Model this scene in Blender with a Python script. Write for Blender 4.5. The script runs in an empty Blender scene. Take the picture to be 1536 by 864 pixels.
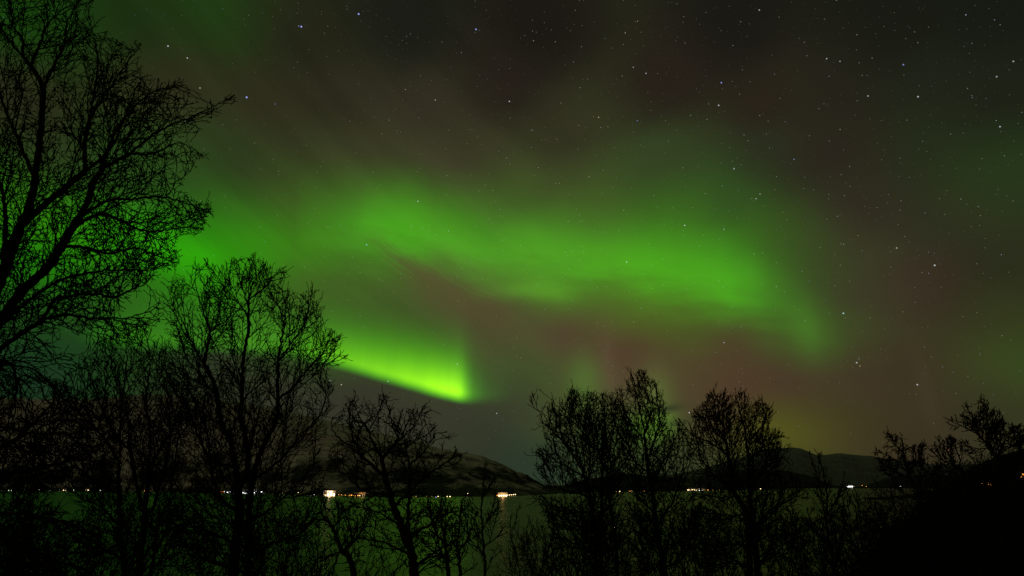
import bpy, math, random
import numpy as np

# ------------------------------------------------------------------ camera
SC = bpy.context.scene
COL = SC.collection
CAM_H = 20.0
FPX = 853.33                      # focal length in photo pixels (20 mm on a 36 mm frame, 1536 px wide)
HORIZ = 728.0
PITCH = math.atan((HORIZ - 432.0) / FPX)
cd = bpy.data.cameras.new('camera')
cd.lens = 20.0; cd.sensor_width = 36.0; cd.clip_start = 0.1; cd.clip_end = 90000.0
cam = bpy.data.objects.new('camera', cd); COL.objects.link(cam)
cam.location = (0, 0, CAM_H); cam.rotation_euler = (math.pi / 2 + PITCH, 0, 0)
SC.camera = cam

# ------------------------------------------------------------------ exposure and sampling
SC.view_settings.view_transform = 'Standard'; SC.view_settings.look = 'None'
SC.view_settings.exposure = 0.0; SC.view_settings.gamma = 1.0
SC.view_settings.use_curve_mapping = False
SC.cycles.use_denoising = False
SC.cycles.sample_clamp_indirect = 0.6
SC.cycles.max_bounces = 4; SC.cycles.diffuse_bounces = 2; SC.cycles.glossy_bounces = 2
SC.cycles.use_adaptive_sampling = False

MOON_EL, MOON_AZ = 24.0, -128.0   # weak moon behind the camera, to the left
MOON_STRENGTH = 0.11

CT, ST = math.cos(PITCH), math.sin(PITCH)
def ray(px, py):
    cx = (px - 768.0) / FPX; cy = (432.0 - py) / FPX
    return (cx, CT - cy * ST, ST + cy * CT)
def at(px, py, Y):
    d = ray(px, py); k = Y / d[1]
    return np.array((d[0] * k, Y, CAM_H + d[2] * k))
def azel(px, py):
    d = ray(px, py)
    return math.degrees(math.atan2(d[0], d[1])), math.degrees(math.atan2(d[2], math.hypot(d[0], d[1])))
def to_px(p):
    x, y, z = p[0], p[1], p[2] - CAM_H
    f = y * CT + z * ST; u = -y * ST + z * CT
    return 768 + FPX * x / f, 432 - FPX * u / f
def lin(c):
    return tuple((v / 255 / 12.92) if v / 255 <= 0.04045 else ((v / 255 + 0.055) / 1.055) ** 2.4 for v in c)

# ------------------------------------------------------------------ night sky with aurora and stars
W = bpy.data.worlds.new('World'); SC.world = W; W.use_nodes = True
W.cycles.sampling_method = 'MANUAL'; W.cycles.sample_map_resolution = 512
NT = W.node_tree; NT.nodes.clear()
def nd(t): return NT.nodes.new(t)
def lk(a, b): NT.links.new(a, b)
def put(sock, v):
    if isinstance(v, bpy.types.NodeSocket): lk(v, sock)
    else: sock.default_value = v
def M(op, a, b=0.0, c=0.0, clamp=False):
    n = nd('ShaderNodeMath'); n.operation = op; n.use_clamp = clamp
    put(n.inputs[0], a); put(n.inputs[1], b); put(n.inputs[2], c)
    return n.outputs[0]
def V(op, a, b=None, c=None):
    n = nd('ShaderNodeVectorMath'); n.operation = op
    put(n.inputs[0], a)
    if b is not None: put(n.inputs[1], b)
    if c is not None: put(n.inputs[2], c)
    return n.outputs['Value'] if op in ('LENGTH', 'DISTANCE', 'DOT_PRODUCT') else n.outputs[0]
def S(x, a, b, o0=0.0, o1=1.0):
    n = nd('ShaderNodeMapRange'); n.interpolation_type = 'SMOOTHSTEP'
    put(n.inputs[0], x); put(n.inputs[1], a); put(n.inputs[2], b); put(n.inputs[3], o0); put(n.inputs[4], o1)
    return n.outputs[0]
def L(x, a, b, o0=0.0, o1=1.0):
    n = nd('ShaderNodeMapRange'); n.clamp = True
    put(n.inputs[0], x); put(n.inputs[1], a); put(n.inputs[2], b); put(n.inputs[3], o0); put(n.inputs[4], o1)
    return n.outputs[0]
def XYZ(x, y, z=0.0):
    n = nd('ShaderNodeCombineXYZ'); put(n.inputs[0], x); put(n.inputs[1], y); put(n.inputs[2], z)
    return n.outputs[0]
def NOISE(vec, scale, detail=3.0, rough=0.5):
    n = nd('ShaderNodeTexNoise'); n.inputs['Scale'].default_value = scale
    n.inputs['Detail'].default_value = detail; n.inputs['Roughness'].default_value = rough
    lk(vec, n.inputs['Vector'])
    return n.outputs[0]
def CURVE(x, pts):                # piecewise smooth curve over (0..1, 0..1)
    n = nd('ShaderNodeFloatCurve'); cv = n.mapping.curves[0]
    while len(cv.points) > 2: cv.points.remove(cv.points[1])
    cv.points[0].location = pts[0]; cv.points[1].location = pts[-1]
    for p in pts[1:-1]: cv.points.new(*p)
    for p in cv.points: p.handle_type = 'AUTO_CLAMPED'
    n.mapping.update(); put(n.inputs['Value'], x)
    return n.outputs[0]
def MIXC(f, a, b):
    n = nd('ShaderNodeMix'); n.data_type = 'VECTOR'; n.factor_mode = 'UNIFORM'; n.clamp_factor = True
    put(n.inputs[0], f); put(n.inputs[4], a if isinstance(a, bpy.types.NodeSocket) else a[:3]); put(n.inputs[5], b if isinstance(b, bpy.types.NodeSocket) else b[:3])
    return n.outputs[1]

geo = nd('ShaderNodeTexCoord'); DIR = geo.outputs['Generated']
sp = nd('ShaderNodeSeparateXYZ'); lk(DIR, sp.inputs[0])
dx, dy, dz = sp.outputs
DIR = XYZ(dx, dy, dz)
AZ0 = M('MULTIPLY', M('ARCTAN2', dx, dy), 180 / math.pi)
EL0 = M('MULTIPLY', M('ARCSINE', dz), 180 / math.pi)
n1 = NOISE(DIR, 5.0, 3.0); n2 = NOISE(V('ADD', DIR, (7.3, 1.1, 4.2)), 5.0, 3.0)
AZ = M('ADD', AZ0, M('MULTIPLY', M('SUBTRACT', n1, 0.5), 4.0))
EL = M('ADD', EL0, M('MULTIPLY', M('SUBTRACT', n2, 0.5), 3.0))

SKY_PTS = [  # photo pixel and the colour the sky gives off there
 (40,30,25,62,14),(200,40,29,48,18),(320,15,33,58,20),(250,110,46,45,27),(450,60,35,36,22),(600,40,27,29,22),(800,50,28,25,20),
 (1100,40,26,25,20),(1320,40,25,26,19),(1500,20,23,26,19),(40,150,40,40,24),(400,160,48,46,29),(500,150,44,42,28),(620,170,50,46,33),(760,130,38,32,25),
 (1000,140,38,31,24),(1130,170,40,33,24),(1250,150,37,35,25),(1400,120,31,35,24),(1520,150,29,33,22),
 (80,240,40,50,26),(200,270,40,70,26),(350,240,44,56,28),(450,230,50,54,31),(300,270,42,66,26),(420,280,52,68,30),(500,300,58,74,32),(560,240,58,58,36),(700,230,57,55,36),(850,220,50,49,32),(850,270,60,70,36),(1000,240,52,66,35),
 (1130,220,42,48,30),(1240,230,42,36,28),(1380,220,36,44,25),(1500,260,38,55,26),(1300,310,48,43,32),(1420,320,44,46,29),
 (60,310,50,120,14),(60,380,30,125,6),(180,350,44,140,10),(320,320,46,100,22),(300,380,40,158,6),(380,370,52,135,16),(330,400,48,130,15),(450,320,62,98,30),(450,370,62,120,24),
 (560,310,62,82,33),(600,350,62,108,28),(700,360,66,106,32),(800,375,70,108,34),(900,390,68,106,32),(1000,390,64,104,28),(1080,430,62,98,30),(1000,330,58,96,30),
 (880,320,66,88,36),(760,310,64,84,36),(1080,300,50,78,32),(1100,360,54,94,28),(1160,400,54,78,30),(1160,450,58,78,32),
 (200,440,42,80,24),(60,450,32,70,22),(380,430,52,92,26),(450,430,60,88,30),(540,430,66,86,36),(560,400,66,100,34),(650,425,78,80,44),(690,450,78,74,46),(660,530,58,86,30),(600,510,58,84,30),(690,510,66,74,38),(520,500,56,82,30),(450,520,44,76,26),(720,530,70,68,42),(740,480,74,70,44),(730,570,58,66,42),(760,410,74,104,38),
 (840,440,74,108,36),(720,490,72,68,43),(560,480,60,76,36),(640,490,64,74,38),(460,490,56,80,32),(850,500,80,62,46),(940,460,76,98,34),(1010,470,76,90,34),(950,515,80,56,43),(1100,520,77,55,42),
 (1060,480,72,86,34),(1170,500,66,84,34),(1240,420,56,66,34),(1240,500,62,84,34),(1300,450,60,55,38),(1300,380,56,54,36),(1400,430,56,44,34),(1500,400,42,44,27),(1500,480,50,56,28),
 (1180,570,72,55,40),(1230,560,66,56,38),(1400,560,58,50,33),(1300,550,62,52,36),(1520,560,53,72,29),(1090,590,76,57,40),(1060,620,74,60,40),
 (200,520,32,66,22),(60,530,24,52,28),(60,590,26,50,30),(300,560,46,50,36),(440,580,50,50,38),(520,600,52,52,40),(620,630,54,54,42),(600,590,54,54,40),(740,560,64,76,40),(720,610,56,58,42),(740,650,50,54,40),
 (790,600,56,62,42),(790,690,41,56,42),(820,560,66,82,40),(860,600,66,76,40),(930,560,80,66,46),(930,650,54,70,36),(1010,600,78,72,44),(1010,660,56,66,36),(1020,700,48,58,36),
 (1180,640,72,72,27),(1130,690,64,68,28),(1280,640,58,51,31),(1240,660,66,62,30),(1350,690,56,47,32),(1480,640,52,48,32),(1530,620,52,56,30),
 (400,700,34,40,28),(700,740,38,48,34),(1000,740,40,48,30),(1400,740,44,40,26)]
N_ROW, N_STOP = 28, 32
ROW_EL = np.linspace(-2.0, 50.0, N_ROW); STOP_AZ = np.linspace(-52.0, 52.0, N_STOP)
_q = np.array([azel(p[0], p[1]) for p in SKY_PTS]); _c = np.array([lin(p[2:5]) for p in SKY_PTS])
_q[:, 0] *= 1.0
SKY_ROWS = []
for e in ROW_EL:
    row = []
    for a in STOP_AZ:
        d2 = ((_q[:, 0] - a) * math.cos(math.radians(max(e, 0)))) ** 2 + (_q[:, 1] - e) ** 2
        w = 1.0 / (d2 + 1.5 ** 2) ** 2.6
        row.append((w[:, None] * _c).sum(0) / w.sum())
    SKY_ROWS.append(row)
t_az = L(AZ, -52.0, 52.0)
acc = None
d_el = ROW_EL[1] - ROW_EL[0]
prev = 1.0
for i in range(N_ROW):
    r = nd('ShaderNodeValToRGB'); cr = r.color_ramp; cr.interpolation = 'B_SPLINE'
    el_ = cr.elements
    el_[0].position = 0.0; el_[1].position = 1.0
    for k in range(1, N_STOP - 1): el_.new(k / (N_STOP - 1))
    for k in range(N_STOP): el_[k].color = (*SKY_ROWS[i][k], 1)
    lk(t_az, r.inputs[0])
    sc_ = nd('ShaderNodeSeparateColor'); lk(r.outputs[0], sc_.inputs[0])
    rv_ = XYZ(sc_.outputs[0], sc_.outputs[1], sc_.outputs[2])
    nxt = S(EL, ROW_EL[i] - 0.5 * d_el, ROW_EL[i] + 1.5 * d_el) if i < N_ROW - 1 else 0.0
    w = M('SUBTRACT', prev, nxt); prev = nxt
    wv = XYZ(w, w, w)
    acc = V('MULTIPLY', rv_, wv) if acc is None else V('MULTIPLY_ADD', rv_, wv, acc)
base = acc

# wispy cloud streaks running down to the right through the left half of the sky
ca, sa = math.cos(math.radians(-33)), math.sin(math.radians(-33))
su = M('ADD', M('MULTIPLY', AZ0, ca), M('MULTIPLY', EL0, sa))
sv = M('SUBTRACT', M('MULTIPLY', EL0, ca), M('MULTIPLY', AZ0, sa))
streak = NOISE(XYZ(M('MULTIPLY', su, 0.05), M('MULTIPLY', sv, 0.35), 3.0), 1.0, 5.0, 0.55)
smask = M('MULTIPLY', S(AZ0, 12.0, -6.0), S(EL0, 8.0, 14.0))
sf = M('ADD', 1.0, M('MULTIPLY', M('MULTIPLY', M('SUBTRACT', streak, 0.5), 0.55), smask))
base = V('MULTIPLY', base, XYZ(sf, sf, sf))
broad = NOISE(V('MULTIPLY', DIR, (1.0, 1.0, 1.6)), 3.5, 4.0, 0.5)
bf = M('ADD', 0.86, M('MULTIPLY', broad, 0.28)); base = V('MULTIPLY', base, XYZ(bf, bf, bf))

# brown cloud band crossing the green
A = azel(535, 358); B = azel(745, 478)
ll = math.hypot(B[0] - A[0], B[1] - A[1]); ux, uy = (B[0] - A[0]) / ll, (B[1] - A[1]) / ll
pa = M('SUBTRACT', AZ, A[0]); pe = M('SUBTRACT', EL, A[1])
al = M('ADD', M('MULTIPLY', pa, ux / ll), M('MULTIPLY', pe, uy / ll))
pr = M('SUBTRACT', M('MULTIPLY', pe, ux), M('MULTIPLY', pa, uy))
rayn = NOISE(XYZ(M('MULTIPLY', AZ0, 0.9), M('MULTIPLY', EL0, 0.12), 2.0), 1.0, 2.0)
wisp = NOISE(XYZ(M('MULTIPLY', al, 2.4), M('MULTIPLY', pr, 1.7), 9.0), 1.0, 5.0, 0.62)
# (a vanishing dependence that only keeps the node tree's evaluation in writing order, so it fits Cycles' stack)
eps = M('MULTIPLY', wisp, 1e-9)
AZ = M('ADD', AZ, eps); EL = M('ADD', EL, eps); AZ0 = M('ADD', AZ0, eps); EL0 = M('ADD', EL0, eps); DIR = V('ADD', DIR, XYZ(eps, eps, eps))
def glow(px, py, rx, ry, col, amt, warp=True):    # soft patch of light, radii in photo pixels
    a, e = azel(px, py); ax = abs(azel(px + rx, py)[0] - a); ey = abs(azel(px, py + ry)[1] - e)
    u = M('DIVIDE', M('SUBTRACT', AZ if warp else AZ0, a), ax); v = M('DIVIDE', M('SUBTRACT', EL if warp else EL0, e), ey)
    q = M('EXPONENT', M('MULTIPLY', M('ADD', M('MULTIPLY', u, u), M('MULTIPLY', v, v)), -1.0))
    q = M('MULTIPLY', q, amt); return V('MULTIPLY', XYZ(q, q, q), lin(col))
for args in [(796, 440, 66, 15, (50, 116, 8), 0.6), (1110, 415, 60, 30, (20, 70, 0), 0.4), (1212, 500, 24, 46, (30, 78, 12), 0.45, False),
             (878, 570, 26, 40, (30, 78, 12), 0.85, False), (912, 550, 14, 60, (50, 34, 30), 0.45, False), (985, 590, 24, 40, (44, 74, 20), 0.8, False),
             (975, 640, 34, 22, (62, 104, 8), 1.0), (1175, 650, 60, 26, (44, 50, 0), 0.5),
             (300, 378, 60, 22, (20, 90, 0), 0.5), (1388, 585, 14, 60, (36, 26, 20), 0.4, False)]:
    base = V('ADD', base, glow(*args))
# the long arc of green across the middle of the sky: a spine with a soft upper side and a firmer lower side
SPINE = [(470, 350, .25), (530, 347, .62), (590, 352, .95), (660, 362, .78), (740, 374, .72), (820, 383, .82), (900, 390, .86), (980, 397, 1.0), (1050, 412, 1.0), (1110, 428, .80), (1160, 448, .42), (1205, 475, .20), (1240, 495, .07), (1290, 510, 0)]
aw = L(AZ, azel(440, 360)[0], azel(1300, 500)[0])
def tb(px, py): return (azel(px, py)[0] - azel(440, 360)[0]) / (azel(1300, 500)[0] - azel(440, 360)[0])
spine = M('MULTIPLY', CURVE(aw, [(0.0, azel(440, 352)[1] / 40)] + [(tb(x, y), azel(x, y)[1] / 40) for x, y, _ in SPINE] + [(1.0, azel(1300, 510)[1] / 40)]), 40.0)
sint = CURVE(aw, [(0.0, 0.0)] + [(tb(x, y), v) for x, y, v in SPINE] + [(1.0, 0.0)])
fil = NOISE(XYZ(M('MULTIPLY', AZ0, 0.16), M('MULTIPLY', M('ADD', EL0, M('MULTIPLY', AZ0, 0.12)), 0.55), 4.0), 1.0, 5.0, 0.55)
sd = M('SUBTRACT', M('ADD', EL, M('MULTIPLY', M('SUBTRACT', fil, 0.5), 2.4)), spine)
up_ = M('DIVIDE', M('MAXIMUM', sd, 0.0), 3.7); dn_ = M('DIVIDE', M('MINIMUM', sd, 0.0), 2.9)
bq = M('EXPONENT', M('MULTIPLY', M('ADD', M('MULTIPLY', up_, up_), M('MULTIPLY', dn_, dn_)), -1.0))
bq = M('MULTIPLY', M('MULTIPLY', bq, sint), M('ADD', 0.62, M('MULTIPLY', fil, 0.76)))
base = V('MULTIPLY_ADD', XYZ(bq, bq, bq), (0.018, 0.225, 0.0), base)
prw = M('ADD', pr, M('MULTIPLY', M('SUBTRACT', wisp, 0.5), 3.2))
wid = L(al, 0.0, 1.0, 0.5, 2.0)
g = M('DIVIDE', prw, wid); g = M('EXPONENT', M('MULTIPLY', M('MULTIPLY', g, g), -1.0))
g = M('MULTIPLY', M('MULTIPLY', g, M('MULTIPLY', S(al, -0.05, 0.35), S(al, 1.3, 0.85))), 0.66)
base = MIXC(g, base, (*lin((82, 72, 45)), 1))

# low dark cloud bars near the gap between the trees
for (px, py, rx, ry, k) in [(1000, 617, 26, 6, 0.75), (1008, 640, 34, 5, 0.5)]:
    a, e = azel(px, py); ax = abs(azel(px + rx, py)[0] - a); ey = abs(azel(px, py + ry)[1] - e)
    u = M('DIVIDE', M('SUBTRACT', AZ, a), ax); v = M('DIVIDE', M('SUBTRACT', EL, e), ey)
    q = M('MULTIPLY', M('EXPONENT', M('MULTIPLY', M('ADD', M('MULTIPLY', u, u), M('MULTIPLY', v, v)), -1.0)), k)
    base = MIXC(q, base, (*lin((40, 48, 32)), 1))

# the bright folded curtain with its sharp lower edge
def ta(px, py): return (azel(px, py)[0] + 45.0) / 60.0
EDGE = [(100, 512), (250, 524), (400, 531), (505, 549), (560, 565), (620, 582), (670, 596), (692, 601), (720, 603), (800, 600)]
e_pts = [(0.0, azel(*EDGE[0])[1] / 25)] + [(ta(*p), azel(*p)[1] / 25) for p in EDGE] + [(1.0, azel(*EDGE[-1])[1] / 25)]
tw = L(AZ0, -45.0, 15.0)
edge = M('MULTIPLY', CURVE(tw, e_pts), 25.0)
INT = [(80, .0), (160, .10), (300, .15), (430, .20), (500, .42), (560, .55), (620, .72), (665, .95), (682, 1.0), (692, .8), (704, .34), (718, .12), (745, .03), (790, 0)]
i_pts = [(0.0, 0.0)] + [(ta(p, 570), v) for p, v in INT] + [(1.0, 0.0)]
inten = CURVE(tw, i_pts)
dd = M('SUBTRACT', M('ADD', EL0, M('MULTIPLY', M('SUBTRACT', n2, 0.5), 0.5)), edge)
rise = S(dd, -0.5, 0.95)
hh = L(tw, ta(480, 560), ta(690, 590), 2.9, 2.8)
cq = M('DIVIDE', M('MAXIMUM', dd, 0.0), hh)
core = M('EXPONENT', M('MULTIPLY', M('POWER', cq, 1.5), -1.0))
tail = M('EXPONENT', M('MULTIPLY', M('MAXIMUM', dd, 0.0), -0.24))
prof = M('MULTIPLY', M('MULTIPLY', rise, inten), M('ADD', 0.95, M('MULTIPLY', rayn, 0.16)))
pc = M('MULTIPLY', prof, M('ADD', M('MULTIPLY', core, 0.98), M('MULTIPLY', tail, 0.02)))
base = V('ADD', base, V('MULTIPLY', XYZ(pc, pc, pc), (0.09, 1.22, 0.0)))
hot = M('MULTIPLY', M('POWER', pc, 1.8), 1.0)
base = V('ADD', base, V('MULTIPLY', XYZ(hot, hot, hot), (0.44, 0.14, 0.0)))
# fade to a plain dim night behind the viewer
base = MIXC(S(M('ABSOLUTE', AZ0), 55.0, 100.0), base, (0.020, 0.022, 0.011, 1))
base = MIXC(S(EL0, 50.0, 70.0), base, (0.012, 0.014, 0.008, 1))

# stars
def star_layer(scale, rad, gain, seed, lo):
    vo = nd('ShaderNodeTexVoronoi'); vo.voronoi_dimensions = '3D'; vo.feature = 'F1'
    vo.inputs['Scale'].default_value = scale; lk(V('ADD', DIR, seed), vo.inputs['Vector'])
    d = M('DIVIDE', vo.outputs['Distance'], rad * scale)
    s = M('MAXIMUM', M('SUBTRACT', 1.0, M('MULTIPLY', d, d)), 0.0)
    hs = nd('ShaderNodeSeparateColor'); lk(vo.outputs['Color'], hs.inputs[0])
    br = M('ADD', lo, M('POWER', hs.outputs[0], 5.0))
    s = M('MULTIPLY', M('MULTIPLY', s, br), gain)
    tint = MIXC(hs.outputs[1], (0.55, 0.72, 1.0, 1), (1.0, 0.86, 0.55, 1))
    return V('MULTIPLY', XYZ(s, s, s), tint)
bl, wh, ye = (0.35, 0.42, 1.0), (0.9, 0.95, 1.0), (1.0, 0.85, 0.5)
BRIGHT = [(538, 21, 1.5, bl, 1.4), (452, 40, 1.5, bl, 1.4), (448, 39, .9, bl, .8), (714, 44, 1.4, bl, 1.2), (370, 146, 1.6, bl, 1.3), (413, 156, .9, bl, .5), (550, 367, 1.3, (.3, .7, .9), .8),
 (1082, 124, 1.3, bl, 1.0), (1355, 97, 1.2, bl, .8), (1078, 158, 1.2, wh, .8), (1377, 145, 1.2, wh, .7), (1302, 144, 1.1, wh, .6), (764, 152, 1.2, wh, .8), (653, 150, 1.1, ye, .6),
 (898, 176, 1.1, ye, .6), (969, 110, 1.1, wh, .6), (1240, 88, 1.1, wh, .6), (1260, 92, 1.0, wh, .5), (1139, 15, 1.1, wh, .6), (1402, 398, 1.3, wh, .8), (1345, 372, 1.1, wh, .6), (1265, 470, 1.4, (.6, .9, 1), .8),
 (1285, 544, 1.3, wh, .6), (1290, 549, .9, ye, .5), (1376, 577, 1.3, wh, .6), (1422, 675, 1.2, (1, .35, .2), .7), (1027, 338, 1.2, wh, .8), (940, 393, 1.2, wh, .7), (1101, 253, 1.2, wh, .6), (627, 302, 1.2, wh, .6), (495, 571, 1.3, wh, .8),
 (512, 577, 1.2, ye, .7), (582, 572, 1.1, wh, .6), (686, 546, 1.0, wh, .7), (745, 620, 1.1, wh, .6), (1034, 619, 1.3, wh, .65), (950, 101, 1.0, wh, .5), (252, 69, 1.2, wh, .7), (281, 87, 1.1, wh, .6), (300, 132, 1.1, ye, .6),
 (1134, 298, 1.1, wh, .5), (1140, 291, 1.0, wh, .5), (1191, 239, 1.1, bl, .6), (1086, 514, 1.1, wh, .5), (956, 181, 1.1, bl, .5), (1500, 190, 1.1, wh, .6), (1086, 344, 1.0, wh, .5), (1495, 115, 1.1, wh, .5), (1520, 92, 1.1, wh, .5)]
for (px, py, r, c, k) in BRIGHT:
    d = ray(px, py); n = math.sqrt(sum(v * v for v in d)); d = tuple(v / n for v in d)
    s = M('MULTIPLY', V('DISTANCE', DIR, d), 1.0 / (r * 0.95 / 960.0))
    s = M('MULTIPLY', M('MAXIMUM', M('SUBTRACT', 1.0, M('MULTIPLY', s, s)), 0.0), k * 0.85)
    base = V('MULTIPLY_ADD', XYZ(s, s, s), c, base)

sky_fade = M('MULTIPLY', S(EL0, 1.0, 22.0, 0.3, 1.0), S(AZ0, -40.0, 8.0, 0.45, 1.0))
st = V('ADD', star_layer(165.0, 0.00065, 0.50, (3.1, 0.7, 1.9), 0.10), star_layer(62.0, 0.0008, 0.55, (0.4, 5.2, 2.2), 0.10))
st = V('MULTIPLY', st, XYZ(sky_fade, sky_fade, sky_fade))
base = V('ADD', base, st)
nish = nd('ShaderNodeTexSky'); nish.sky_type = 'NISHITA'; nish.sun_disc = False
nish.sun_elevation = math.radians(-14.0); nish.sun_rotation = math.radians(MOON_AZ)
b1 = nd('ShaderNodeBackground'); lk(nish.outputs[0], b1.inputs[0]); b1.inputs[1].default_value = 0.05
b2 = nd('ShaderNodeBackground'); lk(base, b2.inputs[0]); b2.inputs[1].default_value = 1.0
ad = nd('ShaderNodeAddShader'); lk(b1.outputs[0], ad.inputs[0]); lk(b2.outputs[0], ad.inputs[1])
wo = nd('ShaderNodeOutputWorld'); lk(ad.outputs[0], wo.inputs[0])

# weak warm moonlight from behind
sl = bpy.data.lights.new('moonlight', 'SUN'); sl.energy = MOON_STRENGTH; sl.angle = math.radians(0.5); sl.color = (1.0, 0.80, 0.52)
so = bpy.data.objects.new('moonlight', sl); COL.objects.link(so)
a, e = math.radians(MOON_AZ), math.radians(MOON_EL)
from mathutils import Vector
so.rotation_euler = Vector((math.sin(a) * math.cos(e), math.cos(a) * math.cos(e), math.sin(e))).to_track_quat('Z', 'Y').to_euler()

# ------------------------------------------------------------------ helpers
def tag(o, label=None, cat=None, group=None, kind=None):
    if label: o['label'] = label
    if cat: o['category'] = cat
    if group: o['group'] = group
    if kind: o['kind'] = kind
    return o
def empty(name, loc, rz=0.0):
    o = bpy.data.objects.new(name, None); COL.objects.link(o); o.location = loc; o.rotation_euler = (0, 0, rz)
    o.empty_display_size = 0.3; return o
def mesh_obj(name, verts, quads, mat, parent=None, smooth=False):
    me = bpy.data.meshes.new(name)
    v = np.asarray(verts, np.float32); q = np.asarray(quads, np.int32)
    if len(q):
        k = q.shape[1]
        me.vertices.add(len(v)); me.vertices.foreach_set('co', v.ravel())
        me.loops.add(q.size); me.loops.foreach_set('vertex_index', q.ravel())
        me.polygons.add(len(q)); me.polygons.foreach_set('loop_start', np.arange(0, q.size, k, dtype=np.int32))
        me.polygons.foreach_set('loop_total', np.full(len(q), k, np.int32))
        if smooth: me.polygons.foreach_set('use_smooth', np.ones(len(q), bool))
        me.update(calc_edges=True); me.validate()
    me.materials.append(mat)
    o = bpy.data.objects.new(name, me); COL.objects.link(o)
    if parent: o.parent = parent
    return o
def box(x0, x1, y0, y1, z0, z1):
    v = [(x0,y0,z0),(x1,y0,z0),(x1,y1,z0),(x0,y1,z0),(x0,y0,z1),(x1,y0,z1),(x1,y1,z1),(x0,y1,z1)]
    q = [(0,3,2,1),(4,5,6,7),(0,1,5,4),(1,2,6,5),(2,3,7,6),(3,0,4,7)]
    return v, q
def join(*parts):
    vs, qs, b = [], [], 0
    for v, q in parts:
        vs += list(v); qs += [tuple(i + b for i in f) for f in q]; b += len(v)
    return vs, qs
def copy_tree(o, parent=None):
    c = o.copy(); COL.objects.link(c)
    if parent: c.parent = parent
    for ch in list(o.children): copy_tree(ch, c)
    return c

# ------------------------------------------------------------------ materials
def mat(name, col, rough=0.8, spec=0.2):
    m = bpy.data.materials.new(name); m.use_nodes = True
    b = m.node_tree.nodes['Principled BSDF']
    b.inputs['Base Color'].default_value = (*col, 1); b.inputs['Roughness'].default_value = rough
    b.inputs['Specular IOR Level'].default_value = spec
    return m
def noisy(name, c0, c1, scale, rough=0.9, lo=0.35, hi=0.65, stretch=(1, 1, 1), bump=0.0):
    m = mat(name, c0, rough, 0.1); t = m.node_tree; b = t.nodes['Principled BSDF']
    tc = t.nodes.new('ShaderNodeTexCoord'); mp = t.nodes.new('ShaderNodeMapping'); mp.inputs['Scale'].default_value = stretch
    n = t.nodes.new('ShaderNodeTexNoise'); n.inputs['Scale'].default_value = scale; n.inputs['Detail'].default_value = 6
    r = t.nodes.new('ShaderNodeValToRGB'); r.color_ramp.elements[0].position = lo; r.color_ramp.elements[1].position = hi
    r.color_ramp.elements[0].color = (*c0, 1); r.color_ramp.elements[1].color = (*c1, 1)
    t.links.new(tc.outputs['Object'], mp.inputs[0]); t.links.new(mp.outputs[0], n.inputs['Vector'])
    t.links.new(n.outputs[0], r.inputs[0]); t.links.new(r.outputs[0], b.inputs['Base Color'])
    if bump:
        bp = t.nodes.new('ShaderNodeBump'); bp.inputs['Strength'].default_value = bump
        t.links.new(n.outputs[0], bp.inputs['Height']); t.links.new(bp.outputs[0], b.inputs['Normal'])
    return m
def emit(name, col, k):
    m = mat(name, (0.02, 0.02, 0.02), 0.4); b = m.node_tree.nodes['Principled BSDF']
    m.cycles.emission_sampling = 'NONE'
    b.inputs['Emission Color'].default_value = (*col, 1); b.inputs['Emission Strength'].default_value = k
    return m
BARK = noisy('dark_bark', (0.012, 0.010, 0.008), (0.035, 0.030, 0.024), 14.0, 0.95)
BIRCH = noisy('birch_bark', (0.015, 0.013, 0.011), (0.06, 0.054, 0.046), 9.0, 0.95, 0.5, 0.75)
TWIG = mat('twig_bark', (0.016, 0.012, 0.010), 0.95, 0.05)
HEATH = noisy('dark_heath', (0.006, 0.006, 0.004), (0.020, 0.017, 0.012), 0.6, 1.0)
HLAND = noisy('wooded_headland', (0.010, 0.010, 0.008), (0.05, 0.048, 0.042), 0.02, 1.0, 0.5, 0.7)

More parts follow.
